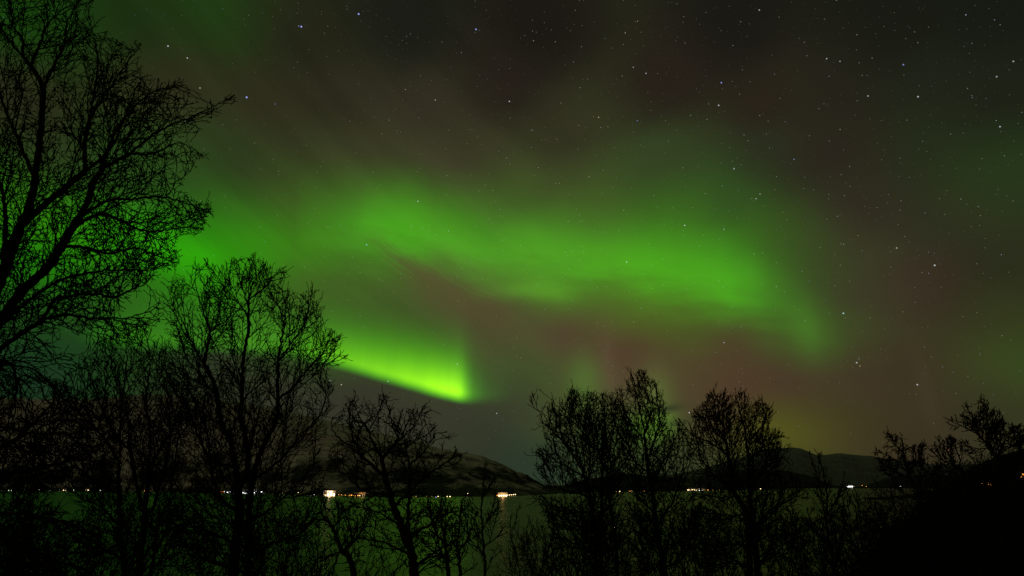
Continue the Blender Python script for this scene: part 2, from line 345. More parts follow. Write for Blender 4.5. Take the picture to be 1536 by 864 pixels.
def mountain_mat(name, snow, dark, z_forest, tilt, s_lo, s_hi):
    m = mat(name, snow, 0.95, 0.05); t = m.node_tree; b = t.nodes['Principled BSDF']
    N = t.nodes.new; K = t.links.new
    g = N('ShaderNodeNewGeometry')
    def dot(v):
        q = N('ShaderNodeVectorMath'); q.operation = 'DOT_PRODUCT'; K(g.outputs['Position'], q.inputs[0]); q.inputs[1].default_value = v; return q.outputs['Value']
    cc = N('ShaderNodeCombineXYZ'); K(dot((0.0030, 0.0, -0.0052)), cc.inputs[0]); K(dot((0.0085 , 0.0, 0.0150)), cc.inputs[1]); K(dot((0.0, 0.0022, 0.0)), cc.inputs[2])
    n = N('ShaderNodeTexNoise'); n.inputs['Scale'].default_value = tilt; n.inputs['Detail'].default_value = 9; n.inputs['Roughness'].default_value = 0.68
    K(cc.outputs[0], n.inputs['Vector'])
    fine = N('ShaderNodeTexNoise'); fine.inputs['Scale'].default_value = 0.045; fine.inputs['Detail'].default_value = 6; fine.inputs['Roughness'].default_value = 0.7
    K(g.outputs['Position'], fine.inputs['Vector'])
    sp = N('ShaderNodeSeparateXYZ'); K(g.outputs['Position'], sp.inputs[0])
    h = N('ShaderNodeMapRange'); h.inputs[1].default_value = z_forest[0]; h.inputs[2].default_value = z_forest[1]
    h.inputs[3].default_value = -0.16; h.inputs[4].default_value = 0.17; K(sp.outputs[2], h.inputs[0])
    b1 = N('ShaderNodeMapRange'); b1.inputs[1].default_value = 9; b1.inputs[2].default_value = 17; K(sp.outputs[2], b1.inputs[0])
    b2 = N('ShaderNodeMapRange'); b2.inputs[1].default_value = 34; b2.inputs[2].default_value = 22; K(sp.outputs[2], b2.inputs[0])
    b3 = N('ShaderNodeMath'); b3.operation = 'MULTIPLY'; K(b1.outputs[0], b3.inputs[0]); K(b2.outputs[0], b3.inputs[1])
    bench = N('ShaderNodeMath'); bench.operation = 'MULTIPLY_ADD'; K(b3.outputs[0], bench.inputs[0]); bench.inputs[1].default_value = 0.09; K(n.outputs[0], bench.inputs[2])
    add = N('ShaderNodeMath'); add.operation = 'ADD'; K(bench.outputs[0], add.inputs[0]); K(h.outputs[0], add.inputs[1])
    ad2 = N('ShaderNodeMath'); ad2.operation = 'MULTIPLY_ADD'; K(fine.outputs[0], ad2.inputs[0]); ad2.inputs[1].default_value = 0.30; K(add.outputs[0], ad2.inputs[2])
    r = N('ShaderNodeValToRGB'); r.color_ramp.elements[0].position = s_lo; r.color_ramp.elements[1].position = s_hi
    r.color_ramp.elements[0].color = (*dark, 1); r.color_ramp.elements[1].color = (*snow, 1)
    K(ad2.outputs[0], r.inputs[0]); K(r.outputs[0], b.inputs['Base Color'])
    return m
MT_MAIN = mountain_mat('snow_and_birch_slope', (0.66, 0.60, 0.54), (0.030, 0.03, 0.025), (30, 260), 1.0, 0.50, 0.68)
MT_FAR = mountain_mat('hazy_far_slope', (0.26, 0.29, 0.27), (0.14, 0.155, 0.14), (150, 700), 0.25, 0.45, 0.85)  # haze over the far range is put into these greyed, low-contrast colours
MT_LOW = mountain_mat('low_wooded_hill', (0.22, 0.22, 0.19), (0.035, 0.035, 0.028), (30, 400), 0.8, 0.6, 0.9)

# ------------------------------------------------------------------ noise for the terrain
_rs = np.random.RandomState(5)
_lat = _rs.rand(256, 256)
def vnoise(x, y):
    xi = np.floor(x).astype(int); yi = np.floor(y).astype(int); fx = x - xi; fy = y - yi
    fx = fx * fx * (3 - 2 * fx); fy = fy * fy * (3 - 2 * fy)
    a = _lat[xi % 256, yi % 256]; b = _lat[(xi + 1) % 256, yi % 256]; c = _lat[xi % 256, (yi + 1) % 256]; d = _lat[(xi + 1) % 256, (yi + 1) % 256]
    return (a * (1 - fx) + b * fx) * (1 - fy) + (c * (1 - fx) + d * fx) * fy
def fbm(x, y, o=5):
    s = 0; k = 0.5; t = 0
    for i in range(o):
        s = s + k * vnoise(x + 17.3 * i, y + 9.1 * i); t += k; k *= 0.5; x = x * 2.03; y = y * 2.03
    return s / t * 2 - 1
def grid_quads(nr, nc):
    i = np.arange(nr - 1)[:, None] * nc + np.arange(nc - 1)[None, :]
    i = i.ravel(); return np.stack([i, i + 1, i + nc + 1, i + nc], 1)
def sst(x, a, b):
    t = np.clip((x - a) / (b - a), 0, 1); return t * t * (3 - 2 * t)

# ------------------------------------------------------------------ water
wm = mat('fjord_water', (0.0012, 0.0045, 0.0022), 0.40, 0.17)
wt = wm.node_tree; wb = wt.nodes['Principled BSDF']; wb.inputs['IOR'].default_value = 1.33
wg = wt.nodes.new('ShaderNodeNewGeometry'); wmp = wt.nodes.new('ShaderNodeMapping'); wmp.inputs['Scale'].default_value = (0.010, 0.03, 1)
wn = wt.nodes.new('ShaderNodeTexNoise'); wn.inputs['Scale'].default_value = 1.0; wn.inputs['Detail'].default_value = 5
wr = wt.nodes.new('ShaderNodeMapRange'); wr.inputs[1].default_value = 0.3; wr.inputs[2].default_value = 0.7; wr.inputs[3].default_value = 0.30; wr.inputs[4].default_value = 0.40
wt.links.new(wg.outputs['Position'], wmp.inputs[0]); wt.links.new(wmp.outputs[0], wn.inputs['Vector']); wt.links.new(wn.outputs[0], wr.inputs[0]); wt.links.new(wr.outputs[0], wb.inputs['Roughness'])
wp = wt.nodes.new('ShaderNodeBump'); wp.inputs['Strength'].default_value = 0.25; wp.inputs['Distance'].default_value = 1.0
wn2 = wt.nodes.new('ShaderNodeTexNoise'); wn2.inputs['Scale'].default_value = 0.25; wn2.inputs['Detail'].default_value = 4
wt.links.new(wg.outputs['Position'], wn2.inputs['Vector']); wt.links.new(wn2.outputs[0], wp.inputs['Height']); wt.links.new(wp.outputs[0], wb.inputs['Normal'])
R_ = 60000.0
tag(mesh_obj('water', [(-R_, -R_, 0), (R_, -R_, 0), (R_, R_, 0), (-R_, R_, 0)], [(0, 1, 2, 3)], wm), kind='structure')

# ------------------------------------------------------------------ near hillside with a spur on the right
SPUR_Y = 150.0
_sx = []
for px, py in [(1345, 800), (1385, 760), (1410, 740), (1428, 722), (1445, 706), (1475, 691), (1508, 678), (1540, 671), (1620, 655), (1800, 630)]:
    p = at(px, py, SPUR_Y); _sx.append((p[0], p[2]))
_sx = np.array(_sx)
def gz(x, y):
    x = np.asarray(x, float); y = np.asarray(y, float)
    b = np.where(y > 0, 18.3 - 0.24 * y, 18.3 - 0.05 * y)
    b = np.maximum(b, -3.0) + 0.35 * fbm(x * 0.11 + 50, y * 0.11 + 50, 4)
    crest = np.interp(x, _sx[:, 0], _sx[:, 1], left=-3.0)
    crest = np.where(x < _sx[0, 0], -3.0, crest)
    k = np.where(y < SPUR_Y, np.exp(-((y - SPUR_Y) / 42.0) ** 2), np.exp(-((y - SPUR_Y) / 13.0) ** 2))
    s = -3.0 + (crest + 3.0) * k + (1.2 * fbm(x * 0.06, y * 0.06, 5) + 0.5 * fbm(x * 0.5, y * 0.5, 3)) * (k > 0.02) * sst(crest, -3, 6)
    return np.maximum(b, s)
gx = np.linspace(-160, 330, 200); gy = np.linspace(-80, 320, 170)
X, Y = np.meshgrid(gx, gy)
tag(mesh_obj('hillside', np.stack([X.ravel(), Y.ravel(), gz(X, Y).ravel()], 1), grid_quads(170, 200), HEATH, smooth=True), kind='structure')

# ------------------------------------------------------------------ mountains across the fjord
def water_dist(px, py):
    d = ray(px, py); return CAM_H * math.hypot(d[0], d[1]) / -d[2]
def mountain(name, ridge, shore, depth, m, amp, ncol=320, nrow=70, seed=0.0, bench=0.0, power=1.0):
    rp = np.array(ridge, float); spx = np.array(shore, float)
    px = np.linspace(rp[0, 0], rp[-1, 0], ncol)
    # smooth interpolation of the ridge outline plus small roughness
    py = np.interp(px, rp[:, 0], rp[:, 1]); k = np.hanning(15); k /= k.sum()
    py = np.convolve(np.pad(py, 7, mode='edge'), k, 'valid') + fbm(px * 0.05 + seed, px * 0 + seed, 5) * 2.2
    sy = np.interp(px, spx[:, 0], spx[:, 1]); fw = lambda y: CT - (432.0 - y) / FPX * ST
    pxs = 768 + (px - 768) * fw(sy) / fw(py); sy = np.interp(pxs, spx[:, 0], spx[:, 1]); pxs = 768 + (px - 768) * fw(sy) / fw(py)
    v = []
    S_ = np.concatenate([np.linspace(0, 1, nrow), [1.12, 1.35]])
    for j in range(ncol):
        d = ray(px[j], py[j]); hl = math.hypot(d[0], d[1]); hx, hy = d[0] / hl, d[1] / hl
        d0 = CAM_H * math.hypot(*ray(pxs[j], sy[j])[:2]) / -ray(pxs[j], sy[j])[2]
        dep = depth
        d1 = d0 + dep; hr = max(CAM_H + d1 * d[2] / hl, 1.0)
        dist = d0 + (d1 - d0) * S_
        s = np.minimum(S_, 1)
        h = hr * ((1 - bench) * s ** power + bench * sst(s, 0.0, 0.25) * s) 
        x = hx * dist; y = hy * dist
        gull = fbm((x + 0.5 * dist) / 260 + seed, dist / 900 + seed, 6) + 0.7 * fbm(x / 90 + seed, dist / 120 + seed, 4)
        h = h + gull * amp * np.sin(np.pi * np.clip(s, 0, 1)) ** 0.8
        h = np.where(S_ > 1, hr * (1 - (S_ - 1) * 1.6), h)
        h[0] = -1.0; h[1] = max(h[1], 1.5)
        v.append(np.stack([x, y, h], 1))
    v = np.array(v)
    o = mesh_obj(name, v.reshape(-1, 3), grid_quads(ncol, len(S_)), m, smooth=True)
    return tag(o, kind='structure')
mountain('far_mountains', [(980, 716), (1060, 702), (1110, 686), (1145, 674), (1190, 671.5), (1207, 674), (1222, 681), (1235, 684), (1262, 680), (1300, 682.5), (1330, 688), (1370, 694), (1420, 698), (1500, 694), (1640, 690)],
         [(980, 731.3), (1640, 731.3)], 5200, MT_FAR, 60, seed=3.0)
mountain('wooded_hills', [(1030, 722), (1080, 708), (1130, 702), (1180, 706), (1215, 714), (1250, 727), (1280, 731), (1300, 727), (1330, 716), (1390, 712), (1500, 716), (1600, 720)],
         [(1030, 732.6), (1600, 732.6)], 900, MT_LOW, 12, seed=8.0)
mountain('low_hills', [(770, 738), (815, 735.5), (850, 727), (880, 718), (930, 710), (975, 714), (1020, 716), (1070, 724), (1130, 731), (1180, 733.0)],
         [(770, 741.5), (830, 740.2), (900, 738.5), (1040, 736.5), (1180, 734.6)], 1100, MT_LOW, 10, seed=5.0)
mountain('snowy_mountain', [(-2600, 722), (-1800, 705), (-1100, 676), (-600, 652), (-420, 640), (-200, 610), (-60, 597), (60, 599), (140, 598), (230, 592), (320, 598), (420, 614), (520, 638), (600, 656), (650, 669), (690, 679.5), (715, 682), (740, 690), (765, 702), (790, 717), (812, 731), (835, 739)],
         [(-2600, 735.0), (-420, 735.5), (0, 736.2), (200, 737.8), (360, 740), (480, 743.5), (600, 746), (755, 745), (835, 741)], 2300, MT_MAIN, 40, ncol=800, seed=1.0, bench=0.10)
mountain('headland', [(1302, 748.3), (1330, 745), (1365, 741), (1400, 735), (1440, 726), (1500, 712), (1600, 700)],
         [(1302, 749.5), (1600, 750.5)], 160, HLAND, 2, seed=12.0)
# snow lying on the rocks of the headland's shore
SNOW = noisy('shore_snow', (0.30, 0.29, 0.26), (0.02, 0.02, 0.018), 0.06, 0.95, 0.45, 0.55)
_v = []
for i in range(60):
    px = 1335 + i * 2.3
    c = at(px, 748.6, water_dist(px, 749.9) * 0.97); _d = ray(px, 749.9); _h = math.hypot(_d[0], _d[1]); _u = np.array((_d[0] / _h, _d[1] / _h))
    d0 = CAM_H / -_d[2] * _h
    for q, (dd_, zz) in enumerate([(-6, -0.5), (-2, 1.4), (6, 2.0), (16, 1.0)]):
        _v.append((_u[0] * (d0 + dd_), _u[1] * (d0 + dd_), zz + 0.5 * math.sin(i * 1.7 + q)))
tag(mesh_obj('snowy_beach', _v, grid_quads(60, 4), SNOW, smooth=True), kind='structure')

# ------------------------------------------------------------------ trees
def smooth_poly(pts, step):
    pts = np.asarray(pts, float)
    if len(pts) > 2:
        P = np.vstack([2 * pts[0] - pts[1], pts, 2 * pts[-1] - pts[-2]]); out = []
        for i in range(1, len(P) - 2):
            t = np.linspace(0, 1, 12, endpoint=False)[:, None]
            a, b, c, d = P[i - 1], P[i], P[i + 1], P[i + 2]
            out.append(0.5 * (2 * b + (c - a) * t + (2 * a - 5 * b + 4 * c - d) * t ** 2 + (3 * b - a - 3 * c + d) * t ** 3))
        pts = np.vstack(out + [pts[-1:]])
    seg = np.linalg.norm(np.diff(pts, axis=0), axis=1); s = np.concatenate([[0], np.cumsum(seg)])
    n = max(2, int(s[-1] / step) + 1); q = np.linspace(0, s[-1], n)
    return np.stack([np.interp(q, s, pts[:, k]) for k in range(3)], 1)

def sprout(pos, par, spawn, inside_fn, rng, lmax, gap=8.5, step=4.4, up=0.04, gnarl=0.14, ang=(28, 58), cell=6.5, limit=3, n_max=40000, levels=4):
    """laterals of laterals: every branch leaves its parent at an acute angle, wanders, lifts its tip and stops at the
    crown's outline or where the air is already full. Coordinates: x right, y up, z depth (same unit)."""
    R = random.Random(int(rng.randint(1 << 30)))
    X = [tuple(float(c) for c in p) for p in pos]; PAR = list(par); occ = {}
    def key(p): return (int(p[0] // cell), int(p[1] // cell), int(p[2] // (cell * 2.5)))
    for p in X: occ[key(p)] = occ.get(key(p), 0) + 1
    def turn(d, th):
        a = R.uniform(0, 6.2832); ref = (0.3, 0.2, 0.93) if abs(d[2]) < 0.8 else (1, 0, 0)
        u = (d[1]*ref[2]-d[2]*ref[1], d[2]*ref[0]-d[0]*ref[2], d[0]*ref[1]-d[1]*ref[0]); n = math.sqrt(u[0]**2+u[1]**2+u[2]**2) + 1e-9; u = (u[0]/n, u[1]/n, u[2]/n)
        w = (d[1]*u[2]-d[2]*u[1], d[2]*u[0]-d[0]*u[2], d[0]*u[1]-d[1]*u[0])
        c, s_, ca, sa = math.cos(th), math.sin(th), math.cos(a), math.sin(a)
        return tuple(d[k]*c + (u[k]*ca + w[k]*sa)*s_ for k in range(3))
    queue = []
    for (i, d, scale, fork) in spawn:
        th = math.radians(R.uniform(5, 28) if fork else R.uniform(*ang))
        queue.append((i, turn(d, th), lmax * scale * R.uniform(0.45, 1.0)))
    for lev in range(1, levels + 1):
        R.shuffle(queue); nxt = []
        for (i, d, length) in queue:
            if len(X) > n_max: break
            cur = i; p = X[i]; n = max(2, int(length / step)); since = R.uniform(0, gap * 0.6); own = None
            st = step * (1.0 if lev < 3 else 0.85)
            for k in range(n):
                g = gnarl * 1.0
                d = (d[0] + R.gauss(0, g), d[1] + R.gauss(0, g) + up, d[2] + R.gauss(0, g))
                m = 1.0 / math.sqrt(d[0]**2 + d[1]**2 + d[2]**2); d = (d[0]*m, d[1]*m, d[2]*m)
                q = (p[0]+d[0]*st, p[1]+d[1]*st, p[2]+d[2]*st)
                if inside_fn is not None and not inside_fn(q): 
                    if R.random() < 0.75: break
                kk = key(q); o = occ.get(kk, 0)
                if k > 0 and kk != own and o >= limit + (lev == 1) * 3: break
                occ[kk] = o + 1; own = kk
                X.append(q); PAR.append(cur); cur = len(X) - 1; p = q; since += st
                if since > gap * (0.8 if lev < 3 else 0.9) and lev < levels:
                    since = R.uniform(-0.3, 0.3) * gap
                    rem = (n - k) * st
                    nxt.append((cur, turn(d, math.radians(R.uniform(*ang))), max(1.6 * st, min(rem * R.uniform(0.5, 1.0), length * 0.6))))
            if lev < levels and n > 2: nxt.append((cur, turn(d, math.radians(R.uniform(12, 35))), max(2 * st, length * 0.3)))
        queue = nxt
    return np.array(X), np.array(PAR)

def tubes(P, par, r, idx, sides):
    """mesh of the segments parent->i for all i in idx, sides per ring"""
    idx = np.asarray(idx)
    if len(idx) == 0: return np.zeros((0, 3)), np.zeros((0, 4), int)
    a = P[par[idx]]; b = P[idx]; d = b - a; d /= np.linalg.norm(d, axis=1, keepdims=True) + 1e-9
    # continuing segments share their direction and radius at the joint (main child = thickest child)
    n = len(P); where = np.full(n, -1); where[idx] = np.arange(len(idx))
    order = np.argsort(r[idx], kind='stable'); mainchild = np.full(n, -1); mainchild[par[idx[order]]] = order
    pk = where[par[idx]]; ism = (mainchild[par[idx]] == np.arange(len(idx)))
    da = d.copy(); db = d.copy(); ra = r[idx].copy()
    k = np.where(ism & (pk >= 0))[0]
    t = d[k] + d[pk[k]]; t /= np.linalg.norm(t, axis=1, keepdims=True) + 1e-9
    da[k] = t; db[pk[k]] = t; ra[k] = r[par[idx[k]]]
    bad = (da * d).sum(1) < 0.3; da[bad] = d[bad]
    ref = np.array((0.31, 0.87, 0.38))
    def ring(c, n, rad):
        u = np.cross(n, ref); u /= np.linalg.norm(u, axis=1, keepdims=True) + 1e-9; w = np.cross(n, u)
        th = np.arange(sides) * 2 * math.pi / sides
        return c[:, None, :] + rad[:, None, None] * (np.cos(th)[None, :, None] * u[:, None, :] + np.sin(th)[None, :, None] * w[:, None, :])
    v = np.concatenate([ring(a, da, ra), ring(b, db, r[idx])], 1)      # (m, 2*sides, 3)
    k = np.arange(sides); k2 = (k + 1) % sides
    q = np.stack([k, k2, k2 + sides, k + sides], 1)
    q = (np.arange(len(idx)) * 2 * sides)[:, None, None] + q[None]
    return v.reshape(-1, 3), q.reshape(-1, 4)

def inside(poly, p):
    poly = np.asarray(poly, float); x, y = p[:, 0], p[:, 1]; c = np.zeros(len(p), bool); dist = np.full(len(p), 1e9)
    for i in range(len(poly)):
        a, b = poly[i], poly[(i + 1) % len(poly)]
        m = ((a[1] > y) != (b[1] > y)) & (x < (b[0] - a[0]) * (y - a[1]) / (b[1] - a[1] + 1e-12) + a[0]); c ^= m
        ab = b - a; t = np.clip(((p - a) @ ab) / (ab @ ab + 1e-9), 0, 1)
        dist = np.minimum(dist, np.linalg.norm(p - (a + t[:, None] * ab), axis=1))
    return c, dist

def radii(par, n, r0, R):
    cnt = np.zeros(n); ch = np.bincount(par[par >= 0], minlength=n); cnt[ch == 0] = 1
    for i in range(n - 1, -1, -1):
        if par[i] >= 0: cnt[par[i]] += cnt[i]
    sh = R * (cnt / cnt.max()) ** 0.45
    return (r0 ** 2 + sh ** 2) ** 0.5, ch

def tree(name, label, group, Y, trunks, limbs, crowns, n_attr, step_px, tip_px, trunk_px, seed,
         depth_px=150, up=0.009, jit=0.04, cat='tree', bark=None, knobs=0, rough=0.16, lmax=80, gap=8.0, limit=3, ang=(26, 56), nk=5.0):
    """trunks / limbs: lines in photo pixels at distance Y; crowns: outlines of the crown in photo pixels"""
    rng = np.random.RandomState(seed); bark = bark or BARK
    m_px = Y / 900.0                                           # metres per photo pixel at that distance
    pos, par, owner, tan, parts = [], [], [], [], []           # positions: (px, -py, depth)
    spawn = []
    allp = [np.array(c[0], float) for c in crowns] + [np.array(l, float) for l in limbs]
    lo = np.min([np.min(c, 0) for c in allp], 0) - 20; hi = np.max([np.max(c, 0) for c in allp], 0) + 20
    gx_, gy_ = np.meshgrid(np.arange(lo[0], hi[0], 3.0), np.arange(lo[1], hi[1], 3.0)); mk = np.zeros(gx_.shape, bool); ed = np.zeros(gx_.shape)
    for c, _ in crowns:
        i_, d_ = inside(c, np.stack([gx_.ravel(), gy_.ravel()], 1)); i_ = i_.reshape(mk.shape); mk |= i_; ed = np.maximum(ed, np.where(i_, d_.reshape(mk.shape), 0))
    for l in limbs:
        lp = smooth_poly([(x, y, 0) for x, y in l], 6.0)[1:]
        for (x, y, _) in lp:
            near = (gx_ - x) ** 2 + (gy_ - y) ** 2 < 9.0 ** 2; mk |= near; ed = np.where(near, np.maximum(ed, 7.0), ed)
    hd = depth_px * np.sqrt(np.clip(ed / (depth_px * 0.9), 0.03, 1.0)); hd[~mk] = -1; hd = hd.tolist()
    nx_, ny_ = mk.shape[1], mk.shape[0]
    def ins(q):
        i = int((q[0] - lo[0]) / 3.0); j = int((-q[1] - lo[1]) / 3.0)
        return 0 <= i < nx_ and 0 <= j < ny_ and abs(q[2]) < hd[j][i]
    def add_line(pts, kind):
        pts = [tuple(map(float, p)) for p in pts]
        if pos and kind == 'limb':
            pp = np.array(pos); k = int(((pp[:, 0] - pts[0][0]) ** 2 + (pp[:, 1] + pts[0][1]) ** 2).argmin()); d0 = pos[k][2]
        else: k, d0 = -1, rng.uniform(-0.2, 0.2) * depth_px * (1 if pos else 0)
        d1 = d0 + rng.uniform(-0.6, 0.6) * depth_px * (1.0 if kind == 'limb' else 0.3)
        n_ = len(pts); P3 = [(x, -y, d0 + (d1 - d0) * i / max(1, n_ - 1)) for i, (x, y) in enumerate(pts)]
        if k >= 0: P3[0] = tuple(pos[k])
        if kind == 'trunk':                                    # carry the stem down to the ground
            x, y = pts[0]
            for _ in range(400):
                w = at(x, y, Y + d0 * m_px)
                if w[2] <= float(gz(w[0], w[1])) - 0.1: break
                y += 4
            if y > pts[0][1]: P3.insert(0, (x + rng.uniform(-.03, .03) * (y - pts[0][1]), -y, d0))
        W_ = smooth_poly(P3, step_px); W_[1:-1] += rng.normal(0, step_px * rough, W_[1:-1].shape)
        if kind == 'limb':
            for w in W_[1:]:
                i_ = int((w[0] - lo[0]) / 3.0); j_ = int((-w[1] - lo[1]) / 3.0)
                if 0 <= i_ < nx_ and 0 <= j_ < ny_ and hd[j_][i_] > 0: w[2] = min(max(w[2], -0.7 * hd[j_][i_]), 0.7 * hd[j_][i_])
            W_[1:-1, 2] = np.convolve(np.pad(W_[:, 2], 4, mode='edge'), np.ones(9) / 9, 'valid')[1:-1]
        T_ = np.gradient(W_, axis=0); T_ /= np.linalg.norm(T_, axis=1, keepdims=True) + 1e-9
        pid = len(parts); parts.append(kind); L_ = len(W_); since = 0.0
        for i, w in enumerate(W_):
            if i == 0 and k >= 0: continue
            par.append(k if (i == (1 if k >= 0 else 0)) else len(pos) - 1); pos.append(w); owner.append(pid)
            t = i / max(1, L_ - 1); since += step_px
            if ins(w) and t > 0.08 and since > gap:
                since = rng.uniform(-0.3, 0.3) * gap
                spawn.append((len(pos) - 1, tuple(T_[i]), 1.0 - 0.45 * t, False))
        for _ in range(3): spawn.append((len(pos) - 1, tuple(T_[-1]), 0.55, True))
    for t in trunks: add_line(t, 'trunk')
    for l in limbs: add_line(l, 'limb')
    n_s = len(pos)
    Q, par_ = sprout(pos, par, spawn, ins, rng, lmax, gap, step_px, up, jit, ang=ang, limit=limit, cell=gap * 0.85, n_max=int(n_attr * nk))
    n = len(Q); print('tree nodes', name, n_s, n, int(n_attr * nk))
    cx = (Q[:, 0] - 768.0) / FPX; cy = (432.0 + Q[:, 1]) / FPX; dy_ = CT - cy * ST; dz_ = ST + cy * CT; YY = Y + Q[:, 2] * m_px
    P = np.stack([cx * YY / dy_, YY, CAM_H + dz_ * YY / dy_], 1)
    r, ch = radii(par_, n, tip_px * m_px, trunk_px * m_px)
    r0 = tip_px * m_px
    root = empty(name, (0, 0, 0)); b = P[0].copy(); root.location = b
    tag(root, label, cat, group)
    P = P - b
    owner = np.array(owner + [-1] * (n - n_s))
    for pid, kind in enumerate(parts):
        idx = np.where((owner == pid) & (par_ >= 0))[0]
        if len(idx) == 0: continue
        v, q = tubes(P, par_, r, idx, 8 if kind == 'trunk' else 6)
        mesh_obj(kind, v, q, bark, root, smooth=True)
    idx = np.where(owner < 0)[0]
    thick = r[idx] > r0 * 2.2
    v1, q1 = tubes(P, par_, r, idx[thick], 5); v2, q2 = tubes(P, par_, r, idx[~thick], 3)
    vs = [v1, v2]; qs = [q1, q2 + len(v1)]
    if knobs:                                                  # buds and cone clusters at the twig ends
        tips = np.where(ch[:n] == 0)[0]; tips = tips[rng.rand(len(tips)) < knobs]
        o6 = np.array([(1,0,0),(-1,0,0),(0,1,0),(0,-1,0),(0,0,1.3),(0,0,-1.3)], float)
        kv = (P[tips][:, None, :] + o6[None] * (r0 * rng.uniform(1.3, 2.3, (len(tips), 1, 1)))).reshape(-1, 3)
        kq = np.array([(0, 5, 2, 4), (2, 5, 1, 4), (1, 5, 3, 4), (3, 5, 0, 4)])
        kq = (np.arange(len(tips)) * 6)[:, None, None] + kq[None]
        vs.append(kv); qs.append(kq.reshape(-1, 4) + len(v1) + len(v2))
    mesh_obj('crown', np.vstack(vs), np.vstack(qs), TWIG, root)
    return root

FRONT = 'bare trees on the near slope'
# the big gnarled tree leaning in from the left edge
tree('gnarled_tree', 'big gnarled bare tree at the left edge, its crown reaching the top of the sky', FRONT, 9.0,
 [[(-120, 900), (-85, 700), (-55, 560), (-22, 468), (8, 402), (28, 345), (47, 300), (54, 255), (60, 205), (64, 165), (64, 130), (47, 100), (32, 82), (17, 65), (2, 42), (-10, 10)]],
 [[(-50, 545), (7, 472), (37, 432), (75, 397), (105, 347), (130, 305), (150, 258), (192, 232), (240, 195), (290, 174), (343, 148)],
  [(47, 96), (60, 67), (65, 47), (77, 30), (92, 20), (110, 12), (138, 2)],
  [(35, 84), (33, 57), (20, 40), (17, 15), (15, -20)],
  [(64, 130), (82, 97), (97, 65), (100, 37), (112, 10)],
  [(4, 410), (8, 325), (2, 282), (-10, 230), (-30, 160)],
  [(50, 268), (28, 210), (8, 165), (-8, 115)],
  [(28, 345), (60, 312), (100, 280), (127, 257), (150, 240), (175, 205), (190, 170), (205, 130)],
  [(127, 257), (127, 215), (135, 175), (143, 125), (147, 85), (135, 30)],
  [(135, 175), (160, 140), (180, 110), (208, 72)],
  [(150, 258), (165, 215), (185, 180), (225, 140), (262, 130)],
  [(118, 328), (160, 302), (202, 298), (235, 295), (267, 301), (285, 307), (307, 315)],
  [(108, 345), (135, 326), (160, 322), (185, 332), (210, 345), (235, 347), (265, 342), (285, 340), (296, 328)],
  [(90, 370), (130, 372), (165, 380), (205, 372), (240, 385), (258, 392)],
  [(192, 232), (230, 230), (262, 215), (285, 220), (296, 228)],
  [(-60, 580), (0, 525), (25, 505), (62, 480), (82, 450), (107, 444), (142, 441), (172, 445), (205, 430)],
  [(62, 480), (100, 472), (135, 477), (162, 477), (187, 477), (215, 470)],
  [(-20, 540), (15, 545), (25, 575), (22, 600), (10, 640)],
  [(-40, 530), (20, 470), (80, 425), (130, 410), (180, 405), (225, 405)],
  [(-60, 560), (-110, 460), (-160, 330), (-170, 200)]],
 [([(-230, 20), (-120, -60), (-20, -60), (60, -40), (138, -5), (108, 22), (135, 24), (160, 42), (165, 72), (190, 62), (208, 72), (215, 105), (230, 112), (270, 122), (298, 142), (343, 150), (312, 186), (296, 198), (282, 222), (297, 252), (274, 262), (268, 280), (290, 305), (310, 325), (298, 352), (268, 366), (262, 392), (252, 408), (232, 425), (240, 475), (215, 508), (150, 525), (60, 545), (0, 575), (-180, 520)], 1.0),
  ([(40, 60), (150, 40), (205, 80), (215, 110), (262, 130), (290, 165), (270, 210), (180, 260), (60, 300), (0, 240), (0, 120)], 0.30),
  ([(-90, 540), (0, 535), (90, 520), (130, 560), (120, 620), (40, 640), (-60, 640)], 0.10)],
 12000, 4.4, 0.55, 13.0, 11, depth_px=210, up=0.006, jit=0.14, knobs=0.45, lmax=170, gap=10.0, limit=3)

